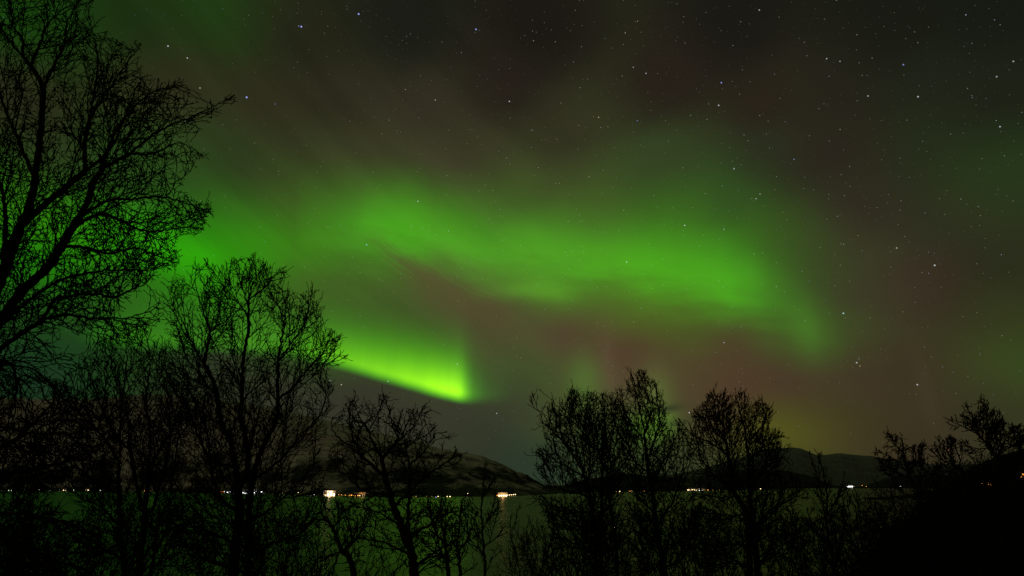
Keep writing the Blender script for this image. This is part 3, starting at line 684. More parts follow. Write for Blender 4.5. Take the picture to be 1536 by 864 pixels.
# the tall many-stemmed tree left of centre
tree('birch_tree', 'tall bare many-stemmed tree in front of the white shore lights, second tallest on the left', FRONT, 21.0,
 [[(350, 868), (357, 790), (359, 750), (354, 708), (345, 662), (331, 630), (325, 589), (311, 554), (292, 523), (277, 489), (261, 461), (239, 442)],
  [(371, 868), (373, 818), (376, 741), (386, 690), (400, 660), (414, 630), (417, 589), (417, 545), (424, 495), (430, 451), (432, 425)]],
 [[(358, 735), (367, 716), (373, 685), (366, 643), (361, 625), (363, 589), (364, 545), (371, 505), (373, 485), (374, 448), (385, 420), (380, 388)],
  [(306, 543), (314, 500), (302, 457), (293, 426), (294, 402)],
  [(368, 473), (355, 451), (339, 432), (321, 410), (312, 398)],
  [(375, 452), (396, 432), (410, 416), (420, 408)],
  [(374, 460), (362, 425), (352, 400)],
  [(417, 545), (442, 507), (461, 473), (463, 441)],
  [(414, 601), (442, 579), (467, 548), (489, 526), (502, 503)],
  [(472, 546), (490, 545), (512, 539)],
  [(325, 589), (300, 575), (272, 560), (250, 530)],
  [(353, 700), (320, 690), (300, 660), (285, 620), (262, 590)],
  [(356, 770), (330, 745), (316, 700), (312, 660), (305, 625)],
  [(380, 720), (420, 690), (450, 655), (480, 620), (492, 585)],
  [(374, 780), (410, 760), (445, 725), (470, 700)],
  [(352, 815), (320, 800), (280, 790), (245, 785)], [(372, 840), (410, 815), (450, 800), (480, 770)], [(351, 850), (310, 840), (275, 815)]],
 [([(236, 440), (262, 408), (285, 420), (300, 395), (322, 400), (345, 388), (380, 382), (402, 395), (422, 408), (425, 430), (445, 440), (465, 438), (480, 460), (487, 490), (505, 500), (512, 540), (490, 560), (500, 580), (485, 620), (490, 660), (460, 700), (400, 700), (330, 700), (270, 680), (245, 620), (240, 540)], 1.0),
  ([(250, 690), (480, 690), (500, 760), (470, 864), (270, 864), (235, 790)], 0.22)],
 8500, 4.4, 0.43, 7.0, 22, lmax=135, limit=4, gap=8.4, depth_px=120, up=0.05, jit=0.10, bark=BIRCH)

tree('birch_tree', 'slim twin-stemmed bare tree left of the tall many-stemmed tree, twigs brushing the snowy mountain', FRONT, 24.0,
 [[(187, 868), (181, 796), (178, 731), (180, 661), (184, 600), (190, 540), (186, 495)],
  [(210, 868), (215, 796), (218, 771), (207, 735), (195, 676), (189, 615), (170, 560), (150, 520)],
  [(226, 868), (241, 814), (250, 796), (254, 753), (262, 700), (268, 650)]],
 [[(218, 771), (228, 765), (238, 731), (247, 707), (255, 640), (250, 580)],
  [(218, 765), (222, 731), (224, 646), (219, 600), (225, 540), (215, 490)],
  [(180, 690), (150, 650), (120, 620), (95, 580)], [(178, 740), (140, 720), (100, 690), (70, 660)], [(195, 680), (165, 640), (145, 590), (128, 545)],
  [(222, 700), (262, 640), (285, 600), (300, 570)], [(180, 790), (150, 760), (120, 745)], [(184, 840), (150, 820), (115, 800)], [(222, 850), (265, 830), (300, 800)], [(250, 796), (285, 760), (305, 730)]],
 [([(60, 640), (95, 560), (140, 515), (180, 482), (225, 480), (265, 520), (295, 570), (305, 640), (300, 720), (250, 760), (120, 760), (60, 710)], 1.0),
  ([(100, 745), (310, 745), (320, 864), (110, 864)], 0.15)],
 7500, 4.4, 0.43, 4.6, 33, lmax=140, limit=4, gap=9.0, depth_px=100, up=0.04, jit=0.12)

tree('birch_tree', 'bare tree with low drooping boughs at the bottom left edge, half out of the frame', FRONT, 15.0,
 [[(-60, 900), (-52, 800), (-45, 730), (-40, 650), (-20, 590), (0, 550)]],
 [[(-44, 725), (0, 712), (40, 706), (100, 692), (140, 676), (172, 655)], [(-42, 690), (20, 660), (60, 625), (90, 590)], [(-40, 650), (0, 640), (50, 650), (110, 650)],
  [(-50, 780), (0, 770), (60, 775), (120, 790), (160, 820)], [(-50, 800), (10, 810), (60, 830), (110, 850)]],
 [([(-160, 560), (-20, 535), (60, 560), (110, 580), (160, 625), (178, 660), (150, 715), (100, 735), (0, 745), (-150, 745)], 1.0),
  ([(-150, 750), (60, 745), (150, 790), (170, 864), (-100, 880)], 0.45)],
 6500, 4.6, 0.60, 7.5, 44, lmax=150, limit=4, gap=9.0, depth_px=150, up=0.000, jit=0.17)

# smaller crooked tree in front of the snowy mountain
tree('crooked_tree', 'small crooked bare tree with a spreading round crown in front of the snowy mountain', FRONT, 18.0,
 [[(622, 868), (606, 801), (592, 764), (582, 730), (572, 689), (560, 665), (551, 645), (538, 621), (531, 598)]],
 [[(573, 713), (548, 689), (524, 669), (500, 648), (497, 632)],
  [(613, 830), (612, 781), (614, 740), (614, 696), (606, 655), (616, 621)],
  [(573, 690), (590, 668), (609, 652), (625, 632), (633, 614)], [(592, 757), (633, 720), (660, 699), (684, 684)],
  [(551, 650), (565, 625), (575, 598)], [(614, 700), (640, 672), (655, 650), (668, 655)], [(585, 745), (545, 735), (520, 715), (500, 700)],
  [(606, 655), (590, 640), (585, 618)], [(540, 680), (528, 650), (522, 615)], [(600, 790), (570, 770), (545, 762)], [(606, 805), (640, 790), (670, 770)], [(612, 835), (580, 815), (555, 810)], [(616, 850), (650, 830), (680, 815)]],
 [([(494, 640), (503, 622), (515, 598), (540, 588), (575, 592), (585, 612), (605, 618), (632, 608), (650, 632), (668, 648), (690, 682), (675, 712), (640, 735), (560, 742), (500, 715), (488, 670)], 1.0),
  ([(510, 740), (670, 735), (700, 770), (690, 840), (650, 864), (570, 864), (520, 810)], 0.16)],
 4500, 4.2, 0.43, 7.0, 55, lmax=95, limit=4, gap=9.0, depth_px=85, up=0.015, jit=0.18)

# the pair of clumps right of centre
tree('birch_tree', 'broad clump of bare stems right of the bright orange shore lights, top even and brushy', FRONT, 22.0,
 [[(893, 868), (893, 805), (882, 732), (867, 685), (853, 634), (838, 612), (826, 598)],
  [(902, 868), (902, 786), (905, 677), (907, 640), (904, 597)],
  [(925, 868), (922, 800), (914, 740), (918, 690), (928, 640), (930, 605)]],
 [[(875, 706), (858, 680), (840, 657), (816, 634), (801, 597)], [(882, 725), (885, 685), (878, 645), (882, 595)], [(853, 634), (858, 610), (860, 592)],
  [(878, 712), (850, 700), (830, 690), (812, 678)], [(871, 775), (842, 761), (820, 752), (806, 748)], [(885, 745), (850, 735), (820, 720), (806, 705)],
  [(905, 700), (890, 660), (868, 630)], [(916, 720), (940, 690), (950, 660)], [(902, 790), (870, 790), (840, 790)], [(893, 830), (860, 815), (835, 815)], [(923, 820), (945, 795), (955, 770)], [(900, 850), (870, 845), (845, 850)]],
 [([(804, 600), (814, 620), (826, 592), (845, 600), (858, 586), (876, 592), (895, 592), (906, 588), (932, 600), (945, 640), (955, 700), (940, 760), (890, 780), (850, 740), (815, 720), (808, 690), (820, 660), (805, 640)], 1.0),
  ([(806, 740), (860, 745), (950, 760), (960, 864), (830, 864), (822, 800)], 0.32)],
 6500, 4.2, 0.43, 4.2, 66, lmax=115, limit=5, gap=7.4, depth_px=90, up=0.085, jit=0.075, bark=BIRCH)
tree('birch_tree', 'tallest slender bare tree right of centre, with a pointed crown under the pale green rays', FRONT, 22.5,
 [[(996, 868), (987, 805), (976, 725), (969, 681), (965, 637), (955, 594), (946, 559)]],
 [[(976, 732), (990, 705), (1002, 680), (1018, 648)], [(969, 690), (982, 660), (990, 630), (985, 600)], [(966, 650), (978, 615), (976, 580)], [(966, 660), (950, 640), (936, 615), (930, 590)],
  [(972, 710), (950, 690), (935, 665), (925, 640)], [(984, 790), (1010, 750), (1022, 710), (1028, 680)], [(982, 770), (955, 740), (940, 715)], [(957, 600), (964, 580), (960, 562)], [(990, 830), (1030, 800), (1050, 760)],
  [(988, 815), (960, 790), (945, 760)], [(994, 855), (965, 835), (948, 815)], [(995, 850), (1020, 840), (1040, 815)]],
 [([(943, 556), (955, 570), (968, 566), (980, 590), (990, 612), (995, 640), (1010, 645), (1026, 650), (1030, 690), (1015, 740), (990, 760), (950, 750), (930, 700), (920, 640), (918, 600), (934, 590)], 1.0),
  ([(930, 750), (1040, 740), (1050, 820), (1000, 860), (945, 840)], 0.25)],
 4500, 4.2, 0.43, 5.0, 77, lmax=105, limit=5, gap=7.2, depth_px=70, up=0.085, jit=0.075, bark=BIRCH)
tree('birch_tree', 'dense dome-topped bare tree in front of the row of tiny orange lights', FRONT, 20.0,
 [[(1124, 868), (1119, 774), (1099, 733), (1092, 682), (1085, 638), (1085, 588)],
  [(1136, 868), (1130, 800), (1125, 740), (1121, 672), (1116, 631), (1128, 612), (1140, 599)]],
 [[(1092, 684), (1075, 670), (1055, 660), (1036, 652), (1024, 636)], [(1125, 735), (1150, 699), (1165, 690), (1178, 680)], [(1126, 791), (1157, 764), (1191, 747), (1216, 732)],
  [(1132, 812), (1160, 803), (1201, 798), (1229, 780)], [(1090, 665), (1068, 640), (1056, 612)], [(1120, 665), (1140, 645), (1150, 618)], [(1099, 733), (1075, 715), (1050, 700), (1035, 690)],
  [(1105, 745), (1070, 745), (1045, 740)], [(1086, 640), (1070, 615), (1068, 596)], [(1118, 640), (1108, 615), (1110, 596)], [(1119, 770), (1085, 780), (1050, 775)], [(1122, 820), (1085, 815), (1050, 805)], [(1132, 845), (1165, 835), (1200, 825)], [(1123, 850), (1095, 845), (1060, 850)], [(1122, 690), (1150, 670), (1162, 655)]],
 [([(1024, 640), (1040, 650), (1036, 618), (1052, 600), (1070, 595), (1085, 584), (1100, 600), (1112, 595), (1126, 604), (1142, 596), (1152, 612), (1142, 632), (1162, 655), (1182, 685), (1195, 715), (1216, 735), (1190, 765), (1150, 780), (1090, 770), (1040, 745), (1034, 700)], 1.0),
  ([(1040, 760), (1180, 770), (1230, 780), (1200, 830), (1120, 864), (1040, 850)], 0.28)],
 7500, 4.2, 0.43, 5.0, 88, lmax=120, limit=5, gap=7.4, depth_px=100, up=0.07, jit=0.10)

# trees on the spur at the right
SPUR = 'small bare trees on the dark point at the right'
tree('spur_tree', 'small round bare tree, leftmost on the dark point at the right', SPUR, 48.0,
 [[(1392, 775), (1380, 745), (1368, 722), (1361, 704), (1355, 676), (1352, 652)]],
 [[(1360, 706), (1339, 687), (1318, 679)], [(1362, 708), (1378, 690), (1384, 672)], [(1356, 680), (1340, 665), (1335, 655)], [(1368, 722), (1390, 712), (1404, 704)], [(1366, 718), (1345, 708), (1325, 705)]],
 [([(1313, 684), (1325, 662), (1332, 650), (1345, 654), (1355, 648), (1366, 658), (1376, 668), (1388, 690), (1402, 705), (1390, 722), (1350, 718), (1325, 716), (1314, 702)], 1.0)],
 1900, 3.2, 0.45, 2.4, 91, lmax=52, gap=4.8, limit=7, depth_px=40, up=0.026, jit=0.16)
tree('spur_tree', 'narrow bare sapling between the two larger trees on the dark point', SPUR, 118.0,
 [[(1446, 725), (1434, 702), (1421, 678), (1410, 664), (1402, 654)]],
 [[(1432, 700), (1412, 690), (1400, 678)], [(1424, 684), (1428, 668), (1426, 660)], [(1438, 708), (1440, 690), (1434, 672)], [(1436, 706), (1415, 708), (1405, 704)]],
 [([(1396, 664), (1404, 650), (1412, 656), (1430, 662), (1436, 680), (1442, 705), (1430, 716), (1405, 708), (1396, 685)], 1.0)],
 1200, 3.2, 0.46, 2.2, 92, lmax=42, gap=4.8, limit=7, depth_px=25, up=0.044, jit=0.13)
tree('spur_tree', 'wide wind-bent bare tree on top of the dark point by the right edge', SPUR, 135.0,
 [[(1494, 692), (1487, 678), (1476, 660), (1456, 645), (1438, 637), (1420, 628)]],
 [[(1484, 672), (1483, 640), (1478, 620), (1473, 605)], [(1492, 688), (1502, 672), (1511, 652), (1524, 644)], [(1470, 655), (1462, 632), (1452, 614)], [(1484, 655), (1496, 636), (1492, 622)],
  [(1484, 676), (1462, 672), (1445, 668)], [(1505, 665), (1524, 668), (1534, 660)]],
 [([(1417, 632), (1425, 620), (1438, 622), (1448, 610), (1462, 612), (1474, 602), (1488, 612), (1500, 628), (1514, 632), (1528, 640), (1534, 660), (1530, 676), (1500, 680), (1484, 680), (1455, 672), (1462, 655), (1440, 645), (1420, 644)], 1.0)],
 2600, 3.2, 0.50, 3.0, 93, lmax=52, gap=4.6, limit=7, depth_px=40, up=0.033, jit=0.16)
tree('spur_tree', 'bare shrubby tree cut by the right edge above the dark point', SPUR, 140.0,
 [[(1532, 690), (1530, 672), (1534, 655), (1545, 640)]],
 [[(1530, 672), (1522, 655), (1520, 645)], [(1532, 665), (1550, 655), (1570, 650)]],
 [([(1515, 650), (1530, 640), (1560, 630), (1585, 660), (1560, 680), (1520, 680)], 1.0)],
 900, 3.2, 0.46, 2.4, 94, lmax=45, gap=4.8, limit=7, depth_px=25, up=0.033, jit=0.16)

# thin saplings standing on their own
SAP = 'thin saplings on the near slope'
tree('sapling', 'single thin upright sapling alone against the green water right of the crooked tree', SAP, 17.0,
 [[(727, 868), (724, 800), (722, 760), (725, 720), (727, 700)]],
 [[(724, 790), (738, 775), (746, 765)], [(722, 770), (708, 755), (702, 745)], [(723, 745), (734, 732), (738, 722)], [(725, 820), (745, 805), (752, 795)], [(725, 830), (710, 815), (700, 800)]],
 [([(705, 740), (722, 705), (730, 695), (740, 720), (750, 765), (752, 830), (740, 864), (705, 864), (700, 800)], 1.0)],
 150, 4.6, 0.50, 2.0, 101, depth_px=20, up=0.077, jit=0.10)
tree('sapling', 'tall whip-like sapling with few side twigs at the right, beside the dome-topped tree', SAP, 14.0,
 [[(1250, 868), (1243, 810), (1237, 770), (1228, 720), (1216, 685)]],
 [[(1240, 790), (1240, 740), (1234, 705), (1229, 684)], [(1245, 820), (1220, 790), (1212, 770)], [(1246, 830), (1268, 790), (1275, 750)], [(1238, 775), (1256, 750), (1262, 730)]],
 [([(1212, 690), (1232, 684), (1240, 740), (1265, 740), (1280, 800), (1280, 864), (1215, 864), (1208, 780), (1222, 740)], 1.0)],
 170, 5.0, 0.55, 2.6, 102, depth_px=25, up=0.088, jit=0.07)
tree('sapling', 'leaning bare sapling under the brightest white shore light', SAP, 15.0,
 [[(530, 868), (512, 825), (497, 790), (478, 765), (463, 722)]],
 [[(500, 795), (508, 775), (506, 757)], [(515, 830), (540, 800), (550, 770)], [(490, 780), (470, 780), (455, 790)], [(482, 770), (488, 762), (486, 755)]],
 [([(455, 775), (480, 760), (520, 762), (555, 780), (560, 864), (480, 864), (455, 800)], 1.0)],
 520, 4.6, 0.50, 4.0, 103, depth_px=50, up=0.055, jit=0.16)
tree('sapling', 'brushy upright sapling between the crooked tree and the single thin sapling', SAP, 16.0,
 [[(672, 868), (670, 830), (664, 790), (660, 755)], [(690, 868), (686, 820), (690, 780), (694, 750)]],
 [[(668, 820), (650, 790), (645, 760)], [(688, 830), (705, 800), (708, 770)], [(670, 840), (640, 820), (628, 800)]],
 [([(640, 770), (660, 745), (698, 745), (710, 780), (715, 864), (630, 864), (628, 800)], 1.0)],
 650, 4.4, 0.48, 3.2, 104, depth_px=45, up=0.088, jit=0.11)

# ------------------------------------------------------------------ shrubs of the thicket along the bottom
def shrub_proto(label, group, seed, n_attr, spread):
    rng = np.random.RandomState(seed)
    pos, par = [], []
    k = rng.randint(5, 8)
    pos.append(np.array((0, 0, -0.04))); par.append(-1)
    for s in range(k):
        th = 2 * math.pi * (s + rng.rand() * 0.6) / k; rr = spread * rng.uniform(0.25, 0.75); h = rng.uniform(0.62, 0.92)
        pts = [(0, 0, -0.04), (0.25 * rr * math.cos(th), 0.25 * rr * math.sin(th), 0.2), (0.6 * rr * math.cos(th), 0.6 * rr * math.sin(th), 0.55 * h), (rr * math.cos(th + 0.3), rr * math.sin(th + 0.3), h)]
        W_ = smooth_poly(pts, 0.018); W_[1:] += rng.normal(0, 0.0035, W_[1:].shape)
        for i, w in enumerate(W_[1:]):
            par.append(0 if i == 0 else len(pos) - 1); pos.append(w)
    n_s = len(pos); K = 330.0                                   # grown at 330 units tall, then scaled to 1
    Q0 = np.array(pos) * K; Q0 = Q0[:, [0, 2, 1]]; spawn = []
    for i in range(6, n_s, 2):
        if Q0[i, 1] > 40: 
            d = Q0[i] - Q0[par[i]]; d = d / (np.linalg.norm(d) + 1e-9); spawn.append((i, tuple(d), 1.0 - 0.5 * Q0[i, 1] / K, False))
    for i in range(1, n_s):
        if i + 1 >= n_s or par[i + 1] == 0:
            d = Q0[i] - Q0[par[i]]; d = d / (np.linalg.norm(d) + 1e-9); spawn += [(i, tuple(d), 0.4, True)] * 2
    def ins(q): return math.hypot(q[0], q[2]) < spread * K * 1.25 and q[1] < K
    Q, pr = sprout(Q0, par, spawn, ins, rng, 85, 12.0, 5.0, 0.07, 0.08, n_max=n_attr * 11, levels=3)
    P = Q[:, [0, 2, 1]] / K; n = len(P)
    P = P / np.percentile(P[n_s:, 2], 96)
    r, ch = radii(pr, n, 0.0016, 0.011)
    r[0] = 0.011
    root = empty('shrub', (0, 0, 0)); tag(root, label, 'shrub', group)
    v, q = tubes(P, pr, r, np.arange(1, n_s), 5); mesh_obj('stem', v, q, BARK, root, smooth=True)
    v, q = tubes(P, pr, r, np.arange(n_s, n), 3); mesh_obj('crown', v, q, TWIG, root)
    return root
SHRUB_SETS = [
 ('bare dark shrub in the thicket along the bottom left, below the big gnarled tree', 'shrubs of the bottom left thicket',
  [(20, 800, 11), (70, 770, 13), (130, 790, 12), (45, 835, 8), (110, 830, 9), (165, 812, 10), (250, 820, 11), (295, 835, 9), (5, 760, 16), (320, 825, 14)]),
 ('bare upright shrub at the bottom below the crooked tree and the tall many-stemmed tree', 'shrubs along the bottom centre left',
  [(420, 800, 12), (455, 815, 10), (400, 830, 9), (545, 838, 9)]),
 ('bare brushy shrub crowding the foot of the two clumps right of centre', 'shrubs under the clumps right of centre',
  [(800, 828, 10), (840, 790, 13), (870, 778, 15), (855, 825, 9), (920, 790, 12), (950, 820, 10), (985, 815, 12), (1030, 800, 13), (1060, 790, 12), (1090, 810, 10), (1160, 800, 12), (1010, 835, 9)]),
 ('dark bare shrub in the thicket that fills the bottom right corner', 'shrubs of the bottom right thicket',
  [(1200, 790, 14), (1275, 785, 16), (1300, 772, 18), (1320, 795, 12), (1350, 775, 15), (1378, 760, 22), (1400, 775, 13), (1430, 755, 18), (1460, 780, 12), (1490, 765, 16), (1520, 775, 13),
   (1330, 768, 26), (1415, 745, 30), (1290, 815, 10), (1340, 820, 9), (1390, 815, 10), (1440, 815, 10), (1500, 815, 10), (1530, 740, 24), (1465, 748, 26), (1362, 765, 30),
   (1250, 790, 12), (1415, 728, 95), (1435, 714, 110), (1455, 722, 80), (1478, 724, 70), (1500, 712, 80), (1525, 706, 85), (1400, 750, 60)])]
rg = random.Random(4)
for si, (lab, grp, spots) in enumerate(SHRUB_SETS):
    protos = [shrub_proto(lab, grp, 200 + 10 * si + k, [800, 620][k], [0.32, 0.40][k]) for k in range(2)]
    used = [False, False]
    for i, (px, py, Yd) in enumerate(spots):
        k = i % 2
        o = protos[k] if not used[k] else copy_tree(protos[k]); used[k] = True
        p = at(px, py, Yd); g = float(gz(p[0], p[1])); h = max(1.2, p[2] - g) * rg.uniform(0.98, 1.06)
        o.location = (p[0], p[1], g); o.rotation_euler = (0, 0, rg.uniform(0, 6.28))
        o.scale = (h * rg.uniform(0.85, 1.1),) * 2 + (h,)

# low heather and twigs roughening the crest of the spur
rng = np.random.RandomState(77); sv_, sq_ = [], []
for i in range(9000):
    x = rng.uniform(70, 190); y = rng.uniform(108, 162); z = float(gz(x, y))
    if z < 1.0: continue
    h = rng.uniform(0.3, 2.2); w = 0.045 * rng.uniform(0.6, 1.6); lx, ly = rng.normal(0, 0.35 * h, 2); b = len(sv_); th = rng.uniform(0, 3.14); cx_, cy_ = math.cos(th) * w, math.sin(th) * w
    sv_ += [(x - cx_, y - cy_, z - 0.1), (x + cx_, y + cy_, z - 0.1), (x + lx + cx_ * 0.3, y + ly + cy_ * 0.3, z + h), (x + lx - cx_ * 0.3, y + ly - cy_ * 0.3, z + h)]
    sq_.append((b, b + 1, b + 2, b + 3))
tag(mesh_obj('undergrowth', sv_, sq_, TWIG), 'low twiggy undergrowth roughening the crest of the dark point', None, None, 'stuff')

# ------------------------------------------------------------------ the settlements across the water
ROOF = mat('dark_roof', (0.05, 0.045, 0.04), 0.8); SNOWROOF = mat('snowy_roof', (0.6, 0.6, 0.6), 0.9)
WALLS = [noisy('painted_boards', c, tuple(v * 0.8 for v in c), 3.0, 0.8) for c in [(0.45, 0.43, 0.38), (0.25, 0.06, 0.04), (0.35, 0.28, 0.12), (0.12, 0.16, 0.2)]]
STEEL = mat('galvanised_steel', (0.2, 0.2, 0.2), 0.5, 0.5)
GLOW = {'white': emit('white_lamplight', (0.95, 0.97, 1.0), 3.5), 'warm': emit('warm_lamplight', (1.0, 0.72, 0.36), 3.5), 'orange': emit('sodium_light', (1.0, 0.36, 0.05), 3.0),
        'red': emit('red_light', (1.0, 0.07, 0.04), 4.0), 'blue': emit('blue_light', (0.35, 0.3, 1.0), 5.0), 'hot': emit('glare_glass', (1.0, 0.68, 0.34), 4.5), 'dim': emit('dim_warm_window', (1.0, 0.6, 0.2), 0.7), 'dimgreen': emit('pale_green_lamplight', (0.8, 1.0, 0.65), 3.0)}
def house_proto(w, d, h, wall, roof, light, n_win=3, big=False):
    root = empty('house', (0, 0, 0))
    mesh_obj('wall', *box(-w/2, w/2, -d/2, d/2, -1.5, h), wall, root)
    rv = [(-w/2-.4, -d/2-.5, h), (w/2+.4, -d/2-.5, h), (w/2+.4, d/2+.5, h), (-w/2-.4, d/2+.5, h), (-w/2-.4, 0, h+d*.38), (w/2+.4, 0, h+d*.38)]
    rq = [(0, 1, 5, 4), (2, 3, 4, 5), (0, 4, 3, 3), (1, 2, 5, 5)]
    me = bpy.data.meshes.new('roof'); me.from_pydata(rv, [], [(0,1,5,4),(2,3,4,5),(0,4,3),(1,2,5),(0,3,2,1)]); me.materials.append(roof)
    ro = bpy.data.objects.new('roof', me); COL.objects.link(ro); ro.parent = root
    mesh_obj('chimney', *box(w*.2, w*.2+.8, -.4, .4, h+d*.2, h+d*.38+.9), ROOF, ro)
    mesh_obj('door', *box(-.5, .5, -d/2-.06, -d/2+.02, 0, 2.1), ROOF, root)
    ww = w / n_win * (0.72 if big else 0.42)
    for i in range(n_win):
        x = -w/2 + w * (i + .5) / n_win + (0.9 if (n_win % 2 and i == n_win // 2) else 0)
        z0, z1 = (h * .18, h * .88) if big else (h * .42, h * .80)
        fr = mesh_obj('window', *box(x-ww/2-.12, x+ww/2+.12, -d/2-.10, -d/2+.02, z0-.12, z1+.12), WALLS[0], root)
        mesh_obj('pane', *box(x-ww/2, x+ww/2, -d/2-.16, -d/2-.08, z0, z1), GLOW[light], fr)
    return root
def lamp_proto(light, h=3.2, size=0.6):
    root = empty('street_lamp', (0, 0, 0))
    mesh_obj('post', *join(box(-.09, .09, -.09, .09, -1.0, h), box(-.06, .06, -1.3, .09, h - .12, h)), STEEL, root)
    mesh_obj('lamp_head', *box(-size, size, -1.3 - size, -1.3 + size * .6, h - .12 - size * 1.1, h - .13), GLOW[light], root)
    return root
def place(o, px, py, label, cat, group, lift=0.0, sc=1.0, front=0.0):
    """stand a thing on the far shore where the pixel's ray meets the land just above the waterline"""
    d = ray(px, SHORE(px)); hl = math.hypot(d[0], d[1]); dist = CAM_H * hl / -d[2] - 4.0 - front
    x, y = d[0] / hl * dist, d[1] / hl * dist
    e = ray(px, py); z = CAM_H + dist * e[2] / math.hypot(e[0], e[1])
    o.location = (x, y, z + lift); o.rotation_euler = (0, 0, -math.atan2(x, y)); o.scale = (sc, sc, sc)
    return tag(o, label, cat, group)
_sh = np.array([(-100, 736.0), (0, 736.2), (200, 737.8), (360, 740), (480, 743.5), (600, 746), (755, 745), (835, 741), (836, 740.0), (900, 738.5), (1040, 736.5), (1150, 734.8), (1190, 732.6), (1500, 732.6)])
def SHORE(px): return float(np.interp(px, _sh[:, 0], _sh[:, 1]))
_lp, _hp = {}, {}
def lamp(px, py, light, label, group, sc=1.0):
    o = copy_tree(_lp[light]) if light in _lp else lamp_proto(light); _lp.setdefault(light, o)
    sc *= 1.35
    return place(o, px, py, label, 'street lamp', group, lift=-2.6 * sc, sc=sc)
def house(px, py, kind, label, group, sc=1.0):
    if kind not in _hp: _hp[kind] = house_proto(*HK[kind]); o = _hp[kind]
    else: o = copy_tree(_hp[kind])
    return place(o, px, py, label, 'house', group, lift=-2.5 * sc, sc=sc, front=6.0)
HK = {'white': (10, 7, 4.5, WALLS[0], SNOWROOF, 'warm', 3), 'red': (9, 7, 4.5, WALLS[1], SNOWROOF, 'warm', 3), 'ochre': (10, 7, 4.5, WALLS[2], SNOWROOF, 'dim', 3), 'grey': (12, 8, 5, WALLS[3], SNOWROOF, 'white', 4), 'amber': (10, 7, 4.5, WALLS[1], SNOWROOF, 'orange', 3)}
def spill(parent, col, power, z=9.0):                           # a lamp's own light falling on the snow around it
    l = bpy.data.lights.new('lamplight', 'POINT'); l.energy = power; l.color = col; l.shadow_soft_size = 1.0
    o = bpy.data.objects.new('lamplight', l); COL.objects.link(o); o.parent = parent; o.location = (0, -5.0, z)

rg = random.Random(9)
G1 = 'pale lamps at the far left of the shore'
for px in [2, 13, 17, 21, 27, 44, 48, 52, 58, 63, 71, 75, 88, 110, 150]:
    lamp(px, 735.3 + rg.uniform(-.5, .5), 'dimgreen' if rg.random() < .7 else 'warm', 'small pale lamp in the broken row on the far shore below the big gnarled tree', G1, rg.uniform(.7, 1.5))
for px, k in [(33, 'grey'), (97, 'white'), (130, 'red')]:
    house(px, 735.4, k, 'small lit house among the pale lamps, with %s walls' % {'grey': 'grey', 'white': 'white', 'red': 'red'}[k], 'houses at the far left of the shore', 1.3)
lamp(216, 736.4, 'orange', 'single orange lamp on the far shore behind the slim twin-stemmed tree', None, 1.6)
lamp(222, 737.0, 'dimgreen', 'dim greenish lamp just right of the single orange lamp', None, 1.2)
G2 = 'white lamps along the quay behind the tall tree'
for px in [337, 341, 345, 350, 366, 370, 374, 379, 384, 388, 392]:
    lamp(px, 738.2 + rg.uniform(-.7, .5), 'white', 'bright white lamp in the dense quay row behind the tall many-stemmed tree', G2, rg.uniform(1.3, 2.2))
lamp(331, 737.6, 'red', 'red lamp at the left end of the white quay row', None, 1.7)
lamp(334.5, 738.0, 'orange', 'orange lamp beside the red one at the left end of the quay row', None, 1.7)
for px in [400, 408, 417, 423, 441, 447]:
    lamp(px, 739.2 + rg.uniform(-.6, .6), 'warm', 'faint warm lamp thinning out right of the white quay row', 'faint lamps right of the quay', rg.uniform(.6, .9))
h_ = house_proto(34, 14, 6, WALLS[0], SNOWROOF, 'white', 7, True); h_.name = 'warehouse'
place(h_, 375, 739.6, 'long white-lit quay warehouse behind the stems of the tall tree', 'warehouse', None, -4.0, 1.2, 8); spill(h_, (.9, .95, 1), 600)
for px in [458, 462, 466, 471]:
    lamp(px, 741.8, 'white', 'white lamp in the short level row just left of the brightest shore light', 'short white row by the brightest light', 1.3)
h_ = house_proto(22, 12, 9, WALLS[0], SNOWROOF, 'hot', 4, True); h_.name = 'glare_hall'  # hall with glowing front, added to give the brightest light its wide glare
place(h_, 494, 742.4, 'dazzling hall added for the glare of the brightest light on the far shore', 'hall', None, -5.5, 1.0, 8); spill(h_, (1, .66, .36), 7000, 14)
for px, py, k in [(487, 742, 'hot'), (491, 740.6, 'hot'), (497, 740.3, 'hot'), (501, 740.8, 'hot')]:
    if 'hot' not in _lp: _lp['hot'] = lamp_proto('hot', 4.0, .9); o = _lp['hot']
    else: o = copy_tree(_lp['hot'])
    place(o, px, py, 'glaring floodlight on a mast standing around the dazzling hall', 'floodlight', 'floodlights around the dazzling hall', -4.6, 1.5, 20)
for px, py in [(481, 737.3), (484, 736.6), (508, 742), (512, 742.3), (518, 743)]:
    lamp(px, py, 'orange', 'faint orange lamp beside or above the dazzling hall', 'faint orange lamps by the hall', .8)
for px in [524, 527, 530, 533, 535.5, 538, 540.5, 543.5]:
    lamp(px, 743.6 - (px - 524) * .05 + rg.uniform(-.6, .4), 'orange', 'orange sodium lamp in the tight row right of the dazzling hall', 'sodium lamps right of the hall', rg.uniform(1.1, 1.8))
for px, k in [(536, 'amber'), (543, 'white')]:
    o = house(px, 743.2, k, 'house with %s among the sodium lamps' % ('orange windows' if k == 'amber' else 'yellowish windows'), 'houses by the sodium lamps', 1.2)
spill(o, (1, .4, .08), 900)
for px in [615, 620, 624, 631, 640, 648]:
    lamp(px, 744.8, 'dim', 'very faint lamp in the dotted line left of the blue light', 'faint dotted lamps', 1.0)
lamp(654.5, 746.2, 'blue', 'blue-violet lamp on the waterline below the snowy mountain', None, 1.3)
lamp(657, 744.8, 'warm', 'warm lamp just above the blue-violet one', None, 1.1)
